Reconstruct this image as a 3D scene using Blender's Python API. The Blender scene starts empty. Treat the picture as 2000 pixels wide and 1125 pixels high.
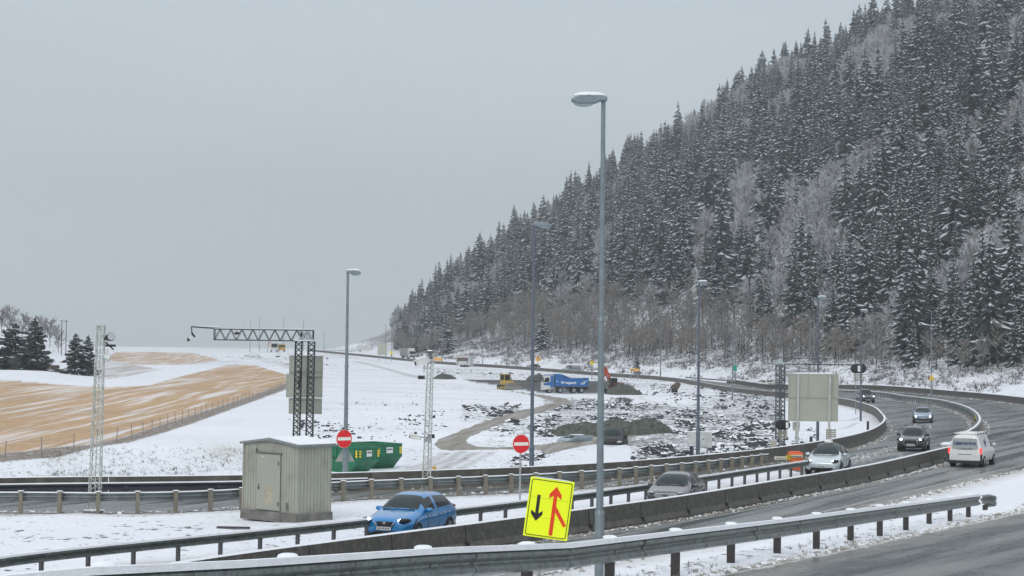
import bpy, bmesh, math, random
import numpy as np
from mathutils import Vector, Matrix, noise as mnoise
S = bpy.context.scene
C = S.collection
R = math.radians
rng = random.Random(7)
NR = np.random.RandomState(11)

# ---------------------------------------------------------------- camera
FOC = 3700.0; H0 = 6.5
PITCH = 1.88; ROLL = 0.6
cam = bpy.data.cameras.new('camera'); camo = bpy.data.objects.new('camera', cam); C.objects.link(camo)
cam.sensor_width = 36; cam.lens = FOC / 2000 * 36; cam.clip_start = 0.5; cam.clip_end = 9000
RM = (Matrix.Rotation(R(90 + PITCH), 3, 'X') @ Matrix.Rotation(R(ROLL), 3, 'Z'))
camo.matrix_world = Matrix.Translation((0, 0, H0)) @ RM.to_4x4()
S.camera = camo
# ---------------------------------------------------------------- world, sun, exposure
S.view_settings.view_transform = 'Standard'; S.view_settings.look = 'None'
S.view_settings.exposure = 0.14; S.view_settings.gamma = 1
W = bpy.data.worlds.new('World'); S.world = W; W.use_nodes = True
nt = W.node_tree; nt.nodes.clear()
def N(nt, t, **k):
    n = nt.nodes.new(t)
    for a, b in k.items(): setattr(n, a, b)
    return n
wo = N(nt, 'ShaderNodeOutputWorld'); bg = N(nt, 'ShaderNodeBackground')
sky = N(nt, 'ShaderNodeTexSky', sky_type='NISHITA', sun_disc=False)
sky.sun_elevation = R(38); sky.sun_rotation = R(200); sky.air_density = 1; sky.dust_density = 4; sky.ozone_density = 1
tc = N(nt, 'ShaderNodeTexCoord'); sep = N(nt, 'ShaderNodeSeparateXYZ'); nt.links.new(tc.outputs['Generated'], sep.inputs[0])
cr = N(nt, 'ShaderNodeValToRGB'); e = cr.color_ramp.elements
e[0].position = 0.0; e[0].color = (5.9, 6.75, 7.1, 1)
e[1].position = 1.0; e[1].color = (9.2, 9.7, 10.4, 1)
x_ = e.new(0.10); x_.color = (5.5, 6.2, 6.65, 1); x_ = e.new(0.20); x_.color = (5.5, 6.15, 6.75, 1); x_ = e.new(0.5); x_.color = (8.6, 9.2, 10.0, 1)
cn = N(nt, 'ShaderNodeTexNoise'); cn.inputs['Scale'].default_value = 3.0; cn.inputs['Detail'].default_value = 4
mp = N(nt, 'ShaderNodeMapping'); mp.inputs['Scale'].default_value = (1, 1, 3.2)
nt.links.new(tc.outputs['Generated'], mp.inputs[0]); nt.links.new(mp.outputs[0], cn.inputs['Vector'])
nm = N(nt, 'ShaderNodeMapRange'); nm.inputs['From Min'].default_value = .25; nm.inputs['From Max'].default_value = .75
nm.inputs['To Min'].default_value = .95; nm.inputs['To Max'].default_value = 1.05
nt.links.new(cn.outputs['Fac'], nm.inputs['Value'])
mu = N(nt, 'ShaderNodeVectorMath', operation='SCALE'); nt.links.new(cr.outputs['Color'], mu.inputs[0]); nt.links.new(nm.outputs[0], mu.inputs['Scale'])
mix = N(nt, 'ShaderNodeMix', data_type='RGBA'); mix.inputs['Factor'].default_value = 0.93
nt.links.new(sep.outputs['Z'], cr.inputs['Fac'])
nt.links.new(sky.outputs[0], mix.inputs[6]); nt.links.new(mu.outputs[0], mix.inputs[7])
nt.links.new(mix.outputs[2], bg.inputs['Color']); bg.inputs['Strength'].default_value = 0.10
nt.links.new(bg.outputs[0], wo.inputs[0])
sl = bpy.data.lights.new('sun', 'SUN'); sl.energy = 0.9; sl.angle = R(20); sl.color = (1, .97, .93)
so = bpy.data.objects.new('sun', sl); C.objects.link(so)
sd = Vector((math.sin(R(200)) * math.cos(R(38)), math.cos(R(200)) * math.cos(R(38)), math.sin(R(38))))
so.rotation_euler = sd.to_track_quat('Z', 'Y').to_euler()

# ---------------------------------------------------------------- projection helpers
RN = np.array(RM)
def ray(u, v):
    return RN @ np.array([(u - 1000) / FOC, -(v - 562.5) / FOC, -1.0])
def Dp(u, v, d):                      # point on the pixel ray at depth Y = d
    r = ray(u, v); t = d / r[1]
    return Vector((r[0] * t, d, H0 + r[2] * t))
def proj(x, y, z):
    p = np.stack([x, y, z - H0], -1) @ RN
    w = np.where(p[..., 2] < -0.1, -p[..., 2], 0.1)
    return 1000 + FOC * p[..., 0] / w, 562.5 - FOC * p[..., 1] / w
def P0(u, v, z=0.0):
    r = ray(u, v); t = (z - H0) / r[2]
    return Vector((r[0] * t, r[1] * t, z))
def ppm(d): return FOC / d
def sstep(x, a, b):
    t = np.clip((x - a) / (b - a), 0, 1); return t * t * (3 - 2 * t)

# ---------------------------------------------------------------- terrain height
RA = np.array([.9, 33.0]); RD = np.array([17.3, 41.0]); RL = float(np.linalg.norm(RD))
RU = RD / RL; RNn = np.array([RU[1], -RU[0]])           # normal to the camera side / right
def ztop_rail(s):
    return np.interp(s, [-1.2, -.8, -.321, -.246, -.118, 0, .3, 1.0, 1.25, 4], [5.0, 4.9, 4.12, 3.87, 3.5, 3.1, 2.45, 1.04, .8, .8])
def zramp(s): return ztop_rail(s) - 0.80
B0 = np.array([78., 290.]); BE = np.array([-.2038, .979]); BN = np.array([.979, .2038])
def hill_as(x, y):
    rx = x - B0[0]; ry = y - B0[1]
    a = rx * BE[0] + ry * BE[1] + 290
    s = rx * BN[0] + ry * BN[1]
    off = np.interp(a, [0, 200, 290, 350, 375, 400, 450, 520, 600, 700], [6, 6, 9, 15, 9, 2, -2, -12, -21, -24])
    return a, s - off
def prof(s):
    return np.where(s < 0, 0, np.where(s < 28, .22 * s + .0025 * s * s, 8.1 + .74 * (s - 28)))
FAR = lambda y: np.clip(.011 * (y - 430), 0, 5.4)
SM_A = None; SM_S = None
def calc_crest():
    tg = [(1000, 478), (1140, 385), (1300, 275), (1480, 168), (1700, 68), (1850, 15), (2000, -45), (2200, -120), (2500, -200)]
    A = []; Sx = []
    for u, v in tg:
        r = ray(u, v); ys = np.arange(250, 1500, 2.0); t = ys / r[1]
        zz = H0 + r[2] * t; a, s = hill_as(r[0] * t, ys); g = prof(s) + FAR(ys)
        k = np.argmax(g > zz) if (g > zz).any() else len(ys) - 1
        A.append(float(a[k])); Sx.append(float(s[k]))
    o = np.argsort(A); A = list(np.array(A)[o]); Sx = list(np.array(Sx)[o])
    return np.array(A + [A[-1] + 25, A[-1] + 48, A[-1] + 70]), np.array(Sx + [Sx[-1] * .45, 10, -8.0])
SM_A, SM_S = calc_crest()
def bump(x, y, cx, cy, rx, ry, h):
    q = ((x - cx) / rx) ** 2 + ((y - cy) / ry) ** 2
    return h * np.exp(-q)
def gz(x, y):
    x = np.asarray(x, float); y = np.asarray(y, float)
    z = FAR(y)
    a, s = hill_as(x, y)
    sm = np.interp(a, SM_A, SM_S)
    hh = prof(np.minimum(s, sm)) - .12 * np.clip(s - sm, 0, 200)
    wig = (np.sin(a * .045) * .6 + np.sin(a * .11 + s * .07) * .4) * np.clip(s, 0, 60) * .04
    z = z + np.maximum(hh + wig, 0) * sstep(s, -1, 3)
    # left hill
    z = z + np.clip(-(x + 124 + .06 * (y - 600)), 0, 60) * .24 * sstep(y, 450, 600) * (1 - sstep(y, 620, 740))
    # farmyard knoll on the left
    z = z + bump(x, y, -93, 352, 16, 22, 1.9)
    # excavated ground
    z = z - bump(x, y, 14, 325, 55, 60, 1.1)
    # rolling field
    z = z + bump(x, y, -48, 330, 26, 70, 0.8) + bump(x, y, -70, 250, 30, 40, .5)
    # spoil ridges at the far end of the field
    for cx, cy, rx, ry, h in ((-96, 640, 16, 18, 1.9), (-72, 610, 12, 14, 2.0), (-84, 690, 10, 10, 2.2), (-60, 560, 10, 16, 1.1)):
        z = z + bump(x, y, cx, cy, rx, ry, h)
    # ramp embankment
    px = x - RA[0]; py = y - RA[1]
    sp = (px * RU[0] + py * RU[1]) / RL; p = px * RNn[0] + py * RNn[1]
    zr = zramp(sp)
    emb = np.where(p > -.9, zr, zr - (-p - .9) * .5)
    emb = np.where(p > 14, zr - (p - 14) * .3, emb)
    emb = np.where(sp > 1.02, np.minimum(emb, zr - .24 * sstep(sp, 1.02, 1.2)), emb)
    z = np.where(emb > z, emb, z)
    # bank behind the slip road on the left
    return z
def gp(u, v, dmin=15):                # pixel -> ground
    r = ray(u, v); d = np.concatenate([np.arange(dmin, 500, .25), np.arange(500, 2500, 1.0)])
    t = d / r[1]; zz = H0 + r[2] * t; g = gz(r[0] * t, d)
    k = np.argmax(zz <= g) if (zz <= g).any() else len(d) - 1
    return Vector((float(r[0] * t[k]), float(d[k]), float(g[k])))
def gd(u, d, v=700):                  # ground point in pixel column u at depth d (column followed along the leaning vertical)
    p = Dp(u, v, d)
    return Vector((p.x, d, float(gz(p.x, d))))

# ---------------------------------------------------------------- materials
MATS = {}
def mat(name, col, rough=.6, metal=0, var=.12, scale=3.0, emit=None, spec=.5, bump_=0, dirt=None, coat=0):
    if name in MATS: return MATS[name]
    m = bpy.data.materials.new(name); m.use_nodes = True; t = m.node_tree; b = t.nodes['Principled BSDF']
    b.inputs['Roughness'].default_value = rough; b.inputs['Metallic'].default_value = metal
    b.inputs['Specular IOR Level'].default_value = spec
    if coat: b.inputs['Coat Weight'].default_value = coat; b.inputs['Coat Roughness'].default_value = .05
    c = N(t, 'ShaderNodeTexCoord'); n = N(t, 'ShaderNodeTexNoise'); n.inputs['Scale'].default_value = scale; n.inputs['Detail'].default_value = 5
    t.links.new(c.outputs['Object'], n.inputs['Vector'])
    mr = N(t, 'ShaderNodeMapRange'); mr.inputs['From Min'].default_value = .3; mr.inputs['From Max'].default_value = .7
    mr.inputs['To Min'].default_value = 1 - var; mr.inputs['To Max'].default_value = 1 + var
    t.links.new(n.outputs['Fac'], mr.inputs['Value'])
    sc = N(t, 'ShaderNodeVectorMath', operation='SCALE'); sc.inputs[0].default_value = col
    t.links.new(mr.outputs[0], sc.inputs['Scale'])
    out = sc.outputs[0]
    if dirt:
        n2 = N(t, 'ShaderNodeTexNoise'); n2.inputs['Scale'].default_value = dirt[2]; n2.inputs['Detail'].default_value = 6
        t.links.new(c.outputs['Object'], n2.inputs['Vector'])
        r2 = N(t, 'ShaderNodeMapRange'); r2.inputs['From Min'].default_value = .5 ; r2.inputs['From Max'].default_value = .68
        r2.inputs['To Max'].default_value = dirt[1]
        t.links.new(n2.outputs['Fac'], r2.inputs['Value'])
        mx = N(t, 'ShaderNodeMix', data_type='RGBA'); mx.inputs[7].default_value = (*dirt[0], 1)
        t.links.new(r2.outputs[0], mx.inputs['Factor']); t.links.new(out, mx.inputs[6]); out = mx.outputs[2]
    t.links.new(out, b.inputs['Base Color'])
    if emit:
        b.inputs['Emission Color'].default_value = (*emit[0], 1); b.inputs['Emission Strength'].default_value = emit[1]
    if bump_:
        bp = N(t, 'ShaderNodeBump'); bp.inputs['Strength'].default_value = bump_; bp.inputs['Distance'].default_value = .02
        n3 = N(t, 'ShaderNodeTexNoise'); n3.inputs['Scale'].default_value = scale * 6; t.links.new(c.outputs['Object'], n3.inputs['Vector'])
        t.links.new(n3.outputs['Fac'], bp.inputs['Height']); t.links.new(bp.outputs[0], b.inputs['Normal'])
    MATS[name] = m; return m
M_snow = mat('snow', (.80, .825, .85), .75, var=.06, scale=5, bump_=.7)
M_galv = mat('galvanised steel', (.30, .34, .35), .42, .55, .18, 5)
M_galvd = mat('weathered steel rail', (.19, .22, .21), .38, .6, .3, 4, dirt=((.05, .055, .05), .6, 11))
M_galvl = mat('pale galvanised rail', (.21, .24, .24), .45, .45, .2, 3, dirt=((.10, .11, .105), .5, 6))
M_conc = mat('wet dark concrete', (.056, .052, .042), .6, 0, .22, 2.5, dirt=((.13, .125, .11), .5, 5), bump_=.3)
M_concl = mat('mottled concrete', (.17, .16, .145), .75, 0, .25, 2, dirt=((.07, .068, .06), .7, 3), bump_=.3)
M_wood = mat('weathered post', (.20, .18, .14), .8, 0, .2, 8, bump_=.3)
M_dpost = mat('dark post', (.045, .037, .035), .7, 0, .25, 8)
M_black = mat('black', (.012, .012, .013), .5)
M_blackp = mat('black plastic', (.02, .02, .022), .65)
M_lattice = mat('dark lattice steel', (.045, .06, .062), .5, .4)
M_latt2 = mat('pale lattice steel', (.50, .53, .49), .55, .2, dirt=((.16, .17, .15), .5, 8))
M_greenpanel = mat('pale grey green sheet metal', (.38, .39, .325), .5, .1, .05, 1.2)
M_white = mat('white paint', (.72, .73, .72), .4)
M_red = mat('red sign face', (.72, .015, .02), .35, var=.04)
M_yel = mat('yellow', (.85, .62, .02), .45)
M_tyre = mat('tyre', (.02, .02, .021), .85)
M_rim = mat('wheel rim', (.32, .33, .34), .35, .7)
M_glass = mat('car window glass', (.010, .014, .014), .06, 0, 0, spec=.35)
M_ws = mat('windscreen glass', (.022, .035, .034), .07, 0, .1, spec=.28)
M_lamp = mat('lit headlamp', (.9, .9, .9), .2, emit=((.80, .86, 1.0), 7.0))
M_lampoff = mat('lamp lens', (.45, .47, .48), .15, .2)
M_tail = mat('lit tail lamp', (.6, .02, .02), .3, emit=((1, .05, .06), 1.1))
M_plate = mat('number plate', (.6, .61, .62), .4)
M_orange = mat('orange plastic', (.80, .17, .03), .5)

# ---------------------------------------------------------------- mesh builder
class MB:
    def __init__(s): s.v = []; s.f = []; s.m = []
    def add(s, vs, fs, mi=0, M=None):
        k = len(s.v)
        s.v += [tuple(M @ Vector(p)) if M else tuple(p) for p in vs]
        s.f += [tuple(i + k for i in f) for f in fs]; s.m += [mi] * len(fs)
    def box(s, c, d, mi=0, M=None, rz=0, bev=0):
        x, y, z = d[0] / 2, d[1] / 2, d[2] / 2
        cs, sn = math.cos(rz), math.sin(rz)
        vs = []
        if bev:
            b = bev
            # chamfered vertical edges
            o = [(-x + b, -y), (x - b, -y), (x, -y + b), (x, y - b), (x - b, y), (-x + b, y), (-x, y - b), (-x, -y + b)]
            for zz in (-z, z):
                for p in o: vs.append((c[0] + p[0] * cs - p[1] * sn, c[1] + p[0] * sn + p[1] * cs, c[2] + zz))
            fs = [tuple(range(7, -1, -1)), tuple(range(8, 16))] + [(i, (i + 1) % 8, 8 + (i + 1) % 8, 8 + i) for i in range(8)]
        else:
            for zz in (-z, z):
                for p in ((-x, -y), (x, -y), (x, y), (-x, y)): vs.append((c[0] + p[0] * cs - p[1] * sn, c[1] + p[0] * sn + p[1] * cs, c[2] + zz))
            fs = [(3, 2, 1, 0), (4, 5, 6, 7), (0, 1, 5, 4), (1, 2, 6, 5), (2, 3, 7, 6), (3, 0, 4, 7)]
        s.add(vs, fs, mi, M)
    def tube(s, a, b, r0, r1=None, n=8, mi=0, cap=True):
        r1 = r0 if r1 is None else r1
        a = Vector(a); b = Vector(b); d = (b - a)
        if d.length < 1e-6: return
        d.normalize(); u = d.orthogonal().normalized(); w = d.cross(u)
        vs = []
        for p, r in ((a, r0), (b, r1)):
            for i in range(n):
                t = 2 * math.pi * i / n + math.pi / n
                vs.append(p + u * (r * math.cos(t)) + w * (r * math.sin(t)))
        fs = [(i, (i + 1) % n, n + (i + 1) % n, n + i) for i in range(n)]
        if cap: fs += [tuple(range(n - 1, -1, -1)), tuple(range(n, 2 * n))]
        s.add(vs, fs, mi)
    def prism(s, pts, y0, y1, mi=0, axis='y', M=None):   # outline in (x,z) extruded along y
        n = len(pts)
        if axis == 'y': vs = [(p[0], y0, p[1]) for p in pts] + [(p[0], y1, p[1]) for p in pts]
        elif axis == 'z': vs = [(p[0], p[1], y0) for p in pts] + [(p[0], p[1], y1) for p in pts]
        else: vs = [(y0, p[0], p[1]) for p in pts] + [(y1, p[0], p[1]) for p in pts]
        fs = [tuple(range(n)), tuple(range(2 * n - 1, n - 1, -1))] + [(i, i + n, (i + 1) % n + n, (i + 1) % n) for i in range(n)]
        s.add(vs, fs, mi, M)
    def ell(s, c, r, mi=0, nu=12, nv=7, M=None, p=1.0, zcut=-1):
        vs = []; fs = []
        sg = lambda t: math.copysign(abs(t) ** p, t)
        for j in range(nv + 1):
            ph = -math.pi / 2 + math.pi * j / nv
            for i in range(nu):
                th = 2 * math.pi * i / nu
                vs.append((c[0] + r[0] * sg(math.cos(ph)) * sg(math.cos(th)), c[1] + r[1] * sg(math.cos(ph)) * sg(math.sin(th)), c[2] + r[2] * max(zcut, sg(math.sin(ph)))))
        for j in range(nv):
            for i in range(nu): fs.append((j * nu + i, j * nu + (i + 1) % nu, (j + 1) * nu + (i + 1) % nu, (j + 1) * nu + i))
        s.add(vs, fs, mi, M)
    def sweep(s, pts, prof_, mi=0, closed=True, caps=True):   # profile (lateral, up); lateral = right of travel
        n = len(prof_); m = len(pts); vs = []
        for i, p in enumerate(pts):
            a = pts[max(i - 1, 0)]; b = pts[min(i + 1, m - 1)]
            d = Vector((b[0] - a[0], b[1] - a[1], 0)).normalized(); r = Vector((d.y, -d.x, 0))
            for q in prof_: vs.append((p[0] + r.x * q[0], p[1] + r.y * q[0], p[2] + q[1]))
        fs = []
        for i in range(m - 1):
            for j in range(n if closed else n - 1):
                k = (j + 1) % n; fs.append((i * n + j, i * n + k, (i + 1) * n + k, (i + 1) * n + j))
        if closed and caps: fs += [tuple(range(n - 1, -1, -1)), tuple((m - 1) * n + j for j in range(n))]
        s.add(vs, fs, mi)
    def mesh(s, name, mats, smooth=False, recalc=True):
        me = bpy.data.meshes.new(name); me.from_pydata(s.v, [], s.f)
        for m_ in (mats if isinstance(mats, (list, tuple)) else [mats]): me.materials.append(m_)
        me.polygons.foreach_set('material_index', s.m)
        if recalc:
            bm = bmesh.new(); bm.from_mesh(me); bmesh.ops.recalc_face_normals(bm, faces=bm.faces); bm.to_mesh(me); bm.free()
        if smooth: me.polygons.foreach_set('use_smooth', [True] * len(me.polygons))
        me.update(); return me
    def build(s, name, mats, parent=None, smooth=False, bevel=0, loc=None, label=None):
        o = bpy.data.objects.new(name, s.mesh(name, mats, smooth)); C.objects.link(o)
        if parent: o.parent = parent
        if loc is not None: o.location = loc
        if bevel:
            b = o.modifiers.new('bevel', 'BEVEL'); b.width = bevel; b.segments = 2; b.limit_method = 'ANGLE'
        if label: o['label'] = label
        return o
def thing(name, label, cat, loc=(0, 0, 0), rz=0, group=None, tilt=0):
    o = bpy.data.objects.new(name, None); C.objects.link(o); o.empty_display_size = .2
    o.location = loc; o.rotation_euler = (0, tilt, rz); tag(o, label, cat, group); return o
def tag(o, label, cat, group=None, kind=None):
    if label: o['label'] = label
    if cat: o['category'] = cat
    if group: o['group'] = group
    if kind: o['kind'] = kind
    return o
def copytree(o, parent=None):
    c = o.copy(); C.objects.link(c); c.parent = parent
    for ch in list(o.children): copytree(ch, c)
    return c
FONTC = {}
def text_part(txt, size, mat_, parent, M, name='lettering', depth=.004, sx=1.0, bold=0.0):
    cu = bpy.data.curves.new('t', 'FONT'); cu.body = txt; cu.size = size; cu.extrude = depth; cu.align_x = 'CENTER'; cu.align_y = 'CENTER'; cu.offset = bold
    ob = bpy.data.objects.new('t', cu); C.objects.link(ob)
    dg = bpy.context.evaluated_depsgraph_get(); me = bpy.data.meshes.new_from_object(ob.evaluated_get(dg))
    bpy.data.objects.remove(ob); me.transform(M @ Matrix.Diagonal((sx, 1, 1, 1))); me.materials.clear(); me.materials.append(mat_)
    o = bpy.data.objects.new(name, me); C.objects.link(o); o.parent = parent; return o
def catmull(pts, step=2.0):
    P = [Vector(p) for p in pts]; P = [P[0] * 2 - P[1]] + P + [P[-1] * 2 - P[-2]]; out = []
    for i in range(1, len(P) - 2):
        a, b, c, d = P[i - 1:i + 3]; n = max(1, int((c - b).length / step))
        for k in range(n):
            t = k / n
            out.append(.5 * ((2 * b) + (c - a) * t + (2 * a - 5 * b + 4 * c - d) * t * t + (-a + 3 * b - 3 * c + d) * t ** 3))
    out.append(P[-2]); return out
def resample(pts, step):
    out = [pts[0].copy()]; acc = 0
    for a, b in zip(pts, pts[1:]):
        L = (b - a).length; t = step - acc
        while t <= L: out.append(a.lerp(b, t / L)); t += step
        acc = (acc + L) % step
    return out

# ---------------------------------------------------------------- plan lines of roads and barriers (photo points dropped on the road plane)
def road_line(px, z=0.0):
    out = []
    for u, v in px: out.append(P0(u, v, z))
    return out
# median concrete barrier (base towards camera)
bar2 = catmull([P0(60, 1222), P0(420, 1148), P0(943, 1069), P0(1200, 1030), P0(1350, 1006), P0(1500, 977.5), P0(1700, 939), P0(1857, 898)], 1.0)
# far concrete barrier along the slip road, round the bend and off into the distance
def P7(u, d): p = Dp(u, 700, d); return Vector((p.x, d, float(FAR(d))))
bar4 = catmull([P0(-350, 985), P0(0, 972), P0(476, 965), P0(920, 951), P0(1170, 937), P0(1350, 921), P0(1512, 902), P0(1637, 880), P0(1700, 861), P0(1727, 840), P0(1722, 824), P0(1700, 806), P0(1640, 787), P0(1538, 768),
               P0(1400, 754.5), P7(1300, 430), P7(1183, 465), P7(1000, 540), P7(847, 610), P7(700, 753), P7(600, 900)], 2.0)
# steel median rail
bar5 = catmull([P0(1853, 890), P0(1876, 871), P0(1903, 852), P0(1911, 836), P0(1903, 820), P0(1880, 806), P0(1840, 793), P0(1800, 786), P0(1762, 779), P0(1735, 772), P0(1700, 768), P0(1640, 764), P7(1560, 362), P7(1450, 392), P7(1340, 436)], 1.0)
# outer barrier
bar6 = catmull([P0(2130, 811), P0(2000, 789), P0(1900, 775), P0(1800, 765), P0(1735, 760.5), P0(1690, 758.5), P0(1640, 757.5), P0(1560, 756.5), P0(1500, 755.5), P7(1420, 408)], 2.0)
# kerb line of the near carriageway
edge1 = catmull([P0(700, 1190), P0(1150, 1105), P0(1601, 1013), P0(1767, 974), P0(2000, 917), P0(2200, 880)], 2.0)
rail2 = catmull([Dp(-250, 1108, 45).xy.to_3d(), Dp(0, 1088, 51.5).xy.to_3d(), Dp(500, 1036, 59.8).xy.to_3d(), Dp(705, 1015, 64).xy.to_3d(), Dp(1029, 976, 73).xy.to_3d(), Dp(1266, 946, 82.5).xy.to_3d(), Dp(1420, 925, 91.0).xy.to_3d(), Dp(1579, 900, 102).xy.to_3d()], 1.0)
rail3 = catmull([P0(-300, 1002), P0(65, 1002), P0(223, 1003), P0(429, 997), P0(665, 978), P0(771, 973), P0(953, 965), P0(1145, 954), P0(1267, 943), P0(1400, 929), P0(1507, 914)], 1.0)
# ---------------------------------------------------------------- ground grid
def inpoly(U, V, poly):
    c = np.zeros(U.shape, bool); n = len(poly)
    for i in range(n):
        x1, y1 = poly[i][:2]; x2, y2 = poly[(i + 1) % n][:2]
        if y1 == y2: continue
        k = ((y1 > V) != (y2 > V)) & (U < (x2 - x1) * (V - y1) / (y2 - y1) + x1); c ^= k
    return c
def dline(X, Y, pts, closed=False):
    d = np.full(X.shape, 1e9); P = [(p[0], p[1]) for p in pts]
    if closed: P.append(P[0])
    for (x1, y1), (x2, y2) in zip(P, P[1:]):
        dx, dy = x2 - x1, y2 - y1; L = dx * dx + dy * dy + 1e-12
        t = np.clip(((X - x1) * dx + (Y - y1) * dy) / L, 0, 1)
        d = np.minimum(d, np.hypot(X - x1 - t * dx, Y - y1 - t * dy))
    return d
us = np.concatenate([np.linspace(-3400, -420, 60), np.arange(-400, -20, 8), np.arange(-20, 2021, 2.2), np.arange(2028, 2500, 8), np.linspace(2520, 5400, 60)])
tanx = (us - 1000) / FOC
rr = [7.0]
while rr[-1] < 21: rr.append(rr[-1] * 1.035)
vv = 24050 / rr[-1]
while vv > 24050 / 400: vv -= 1.5; rr.append(24050 / vv)
while rr[-1] < 1150: rr.append(rr[-1] + 5)
while rr[-1] < 6500: rr.append(rr[-1] * 1.08)
rr = np.array(rr)
TX, RR = np.meshgrid(tanx, rr)
GX = TX * RR; GY = RR.copy()
GZ = gz(GX, GY)
# gentle natural unevenness away from the roads (metres)
asph_bounds = [bar2, bar4, bar6, edge1, rail3]
PU, PV = proj(GX, GY, GZ)
def mk_grid(name, X, Y, Z, keep, mats, attrs):
    ny, nx = X.shape
    idx = np.arange(ny * nx).reshape(ny, nx)
    q = np.stack([idx[:-1, :-1], idx[:-1, 1:], idx[1:, 1:], idx[1:, :-1]], -1).reshape(-1, 4)
    if keep is not None:
        q = q[keep.reshape(-1)]
    used = np.unique(q); remap = np.full(ny * nx, -1); remap[used] = np.arange(len(used)); q = remap[q]
    co = np.stack([X.ravel(), Y.ravel(), Z.ravel()], -1)[used]
    me = bpy.data.meshes.new(name); me.vertices.add(len(used)); me.vertices.foreach_set('co', co.astype(np.float32).ravel())
    me.loops.add(q.size); me.loops.foreach_set('vertex_index', q.astype(np.int32).ravel())
    me.polygons.add(len(q)); me.polygons.foreach_set('loop_start', np.arange(0, q.size, 4, dtype=np.int32)); me.polygons.foreach_set('loop_total', np.full(len(q), 4, np.int32))
    me.update(calc_edges=True)
    me.polygons.foreach_set('use_smooth', [True] * len(q))
    for an, A in attrs.items():
        at = me.attributes.new(an, 'FLOAT', 'POINT'); at.data.foreach_set('value', A.ravel()[used].astype(np.float32))
    for m_ in mats: me.materials.append(m_)
    o = bpy.data.objects.new(name, me); C.objects.link(o); return o
def soft(mask): # 3x3 blur to soften mask edges
    m = mask.astype(float); o = m.copy()
    for _ in range(1):
        o[1:-1, 1:-1] = (m[1:-1, 1:-1] * 4 + m[:-2, 1:-1] + m[2:, 1:-1] + m[1:-1, :-2] + m[1:-1, 2:]) / 8; m = o.copy()
    return o
F1 = [(-600, 735), (0, 742), (100, 750), (200, 756), (290, 753), (335, 740), (400, 724), (450, 712), (500, 714), (560, 732), (560, 750), (480, 776), (400, 802), (330, 824), (250, 851), (180, 867), (100, 874), (0, 886), (-600, 925)]
F2 = [(205, 702), (225, 688), (300, 687.5), (380, 690), (432, 704), (350, 713), (260, 712)]
F3 = [(190, 703), (260, 712), (318, 722), (250, 735), (190, 740)]
VG = [(-600, 925), (0, 886), (100, 874), (180, 867), (250, 851), (330, 824), (400, 802), (480, 776), (560, 748), (560, 760), (480, 789), (400, 818), (330, 842), (250, 864), (190, 872), (120, 890), (40, 899), (-600, 965)]
TR = [(985, 760), (1007, 765), (1075, 773), (1105, 779), (1126, 787), (1114, 791), (1087, 796), (1045, 809.5), (1000, 823), (955, 838), (925, 850), (910, 859), (913, 866), (932, 872), (1000, 871), (1060, 868), (1090, 863), (1135, 857), (1171, 850), (1240, 844), (1262, 850), (1200, 862), (1171, 865), (1135, 871), (1102, 880), (1064, 887), (1060, 880), (1000, 877), (940, 878), (880, 878), (860, 876), (848, 868), (855, 858), (880, 849), (940, 824), (1000, 805), (1045, 796), (1082, 787), (1087, 784), (1067, 779.5), (1045, 773), (1007, 767)]
DK = [(895, 738), (975, 738.5), (1060, 742), (1185, 742), (1240, 752), (1235, 764), (1150, 768), (1040, 765), (1000, 755), (930, 747)]
DK2 = [(1198, 778), (1215, 775), (1238, 780), (1230, 787), (1205, 786)]
near = PV > 600
m_stub = soft(inpoly(PU, PV, F1) & near); m_stub2 = soft(inpoly(PU, PV, F2) & near & (GY < 900)) ; m_stub3 = soft(inpoly(PU, PV, F3) & near)
m_verge = soft(inpoly(PU, PV, VG) & near)
m_track = soft(inpoly(PU, PV, TR) & near)
m_dark = soft((inpoly(PU, PV, DK) | inpoly(PU, PV, DK2)) & (GY < 420))
# wheel ruts
def rut(pts, w, k=1.0):
    P = [gp(*p) for p in pts]; P = catmull(P, 4); xs = [p.x for p in P]; ys = [p.y for p in P]
    q = (GX > min(xs) - 4) & (GX < max(xs) + 4) & (GY > min(ys) - 4) & (GY < max(ys) + 4); d = np.full(GX.shape, 99.); d[q] = dline(GX[q], GY[q], P)
    return k * np.clip(1.3 - d / w, 0, 1)
sub = np.zeros(GX.shape)
for pts, w, k in (([(905, 880), (860, 905), (770, 938)], .5, .6), ([(930, 882), (880, 908), (800, 938)], .5, .6), ([(960, 882), (905, 912), (845, 936)], .45, .45),
                  ([(870, 884), (835, 905), (740, 938)], .5, .5), ([(690, 705), (745, 718), (800, 733), (838, 741)], 1.6, .55), ([(720, 703), (790, 712), (850, 722)], 1.0, .4),
                  ([(620, 688), (700, 700), (760, 709)], 1.2, .4), ([(1600, 812), (1650, 822), (1690, 812)], .4, .5), ([(1560, 842), (1640, 838), (1675, 825)], .35, .45),
                  ([(1250, 850), (1330, 846), (1400, 850)], .5, .5), ([(1190, 872), (1260, 860), (1340, 846)], .5, .6), ([(1300, 770), (1250, 776), (1290, 790), (1260, 806)], .6, .35),
                  ([(880, 762), (950, 768), (1010, 766)], .6, .3)):
    sub = np.maximum(sub, rut(pts, w, k))
m_rut = sub
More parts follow.
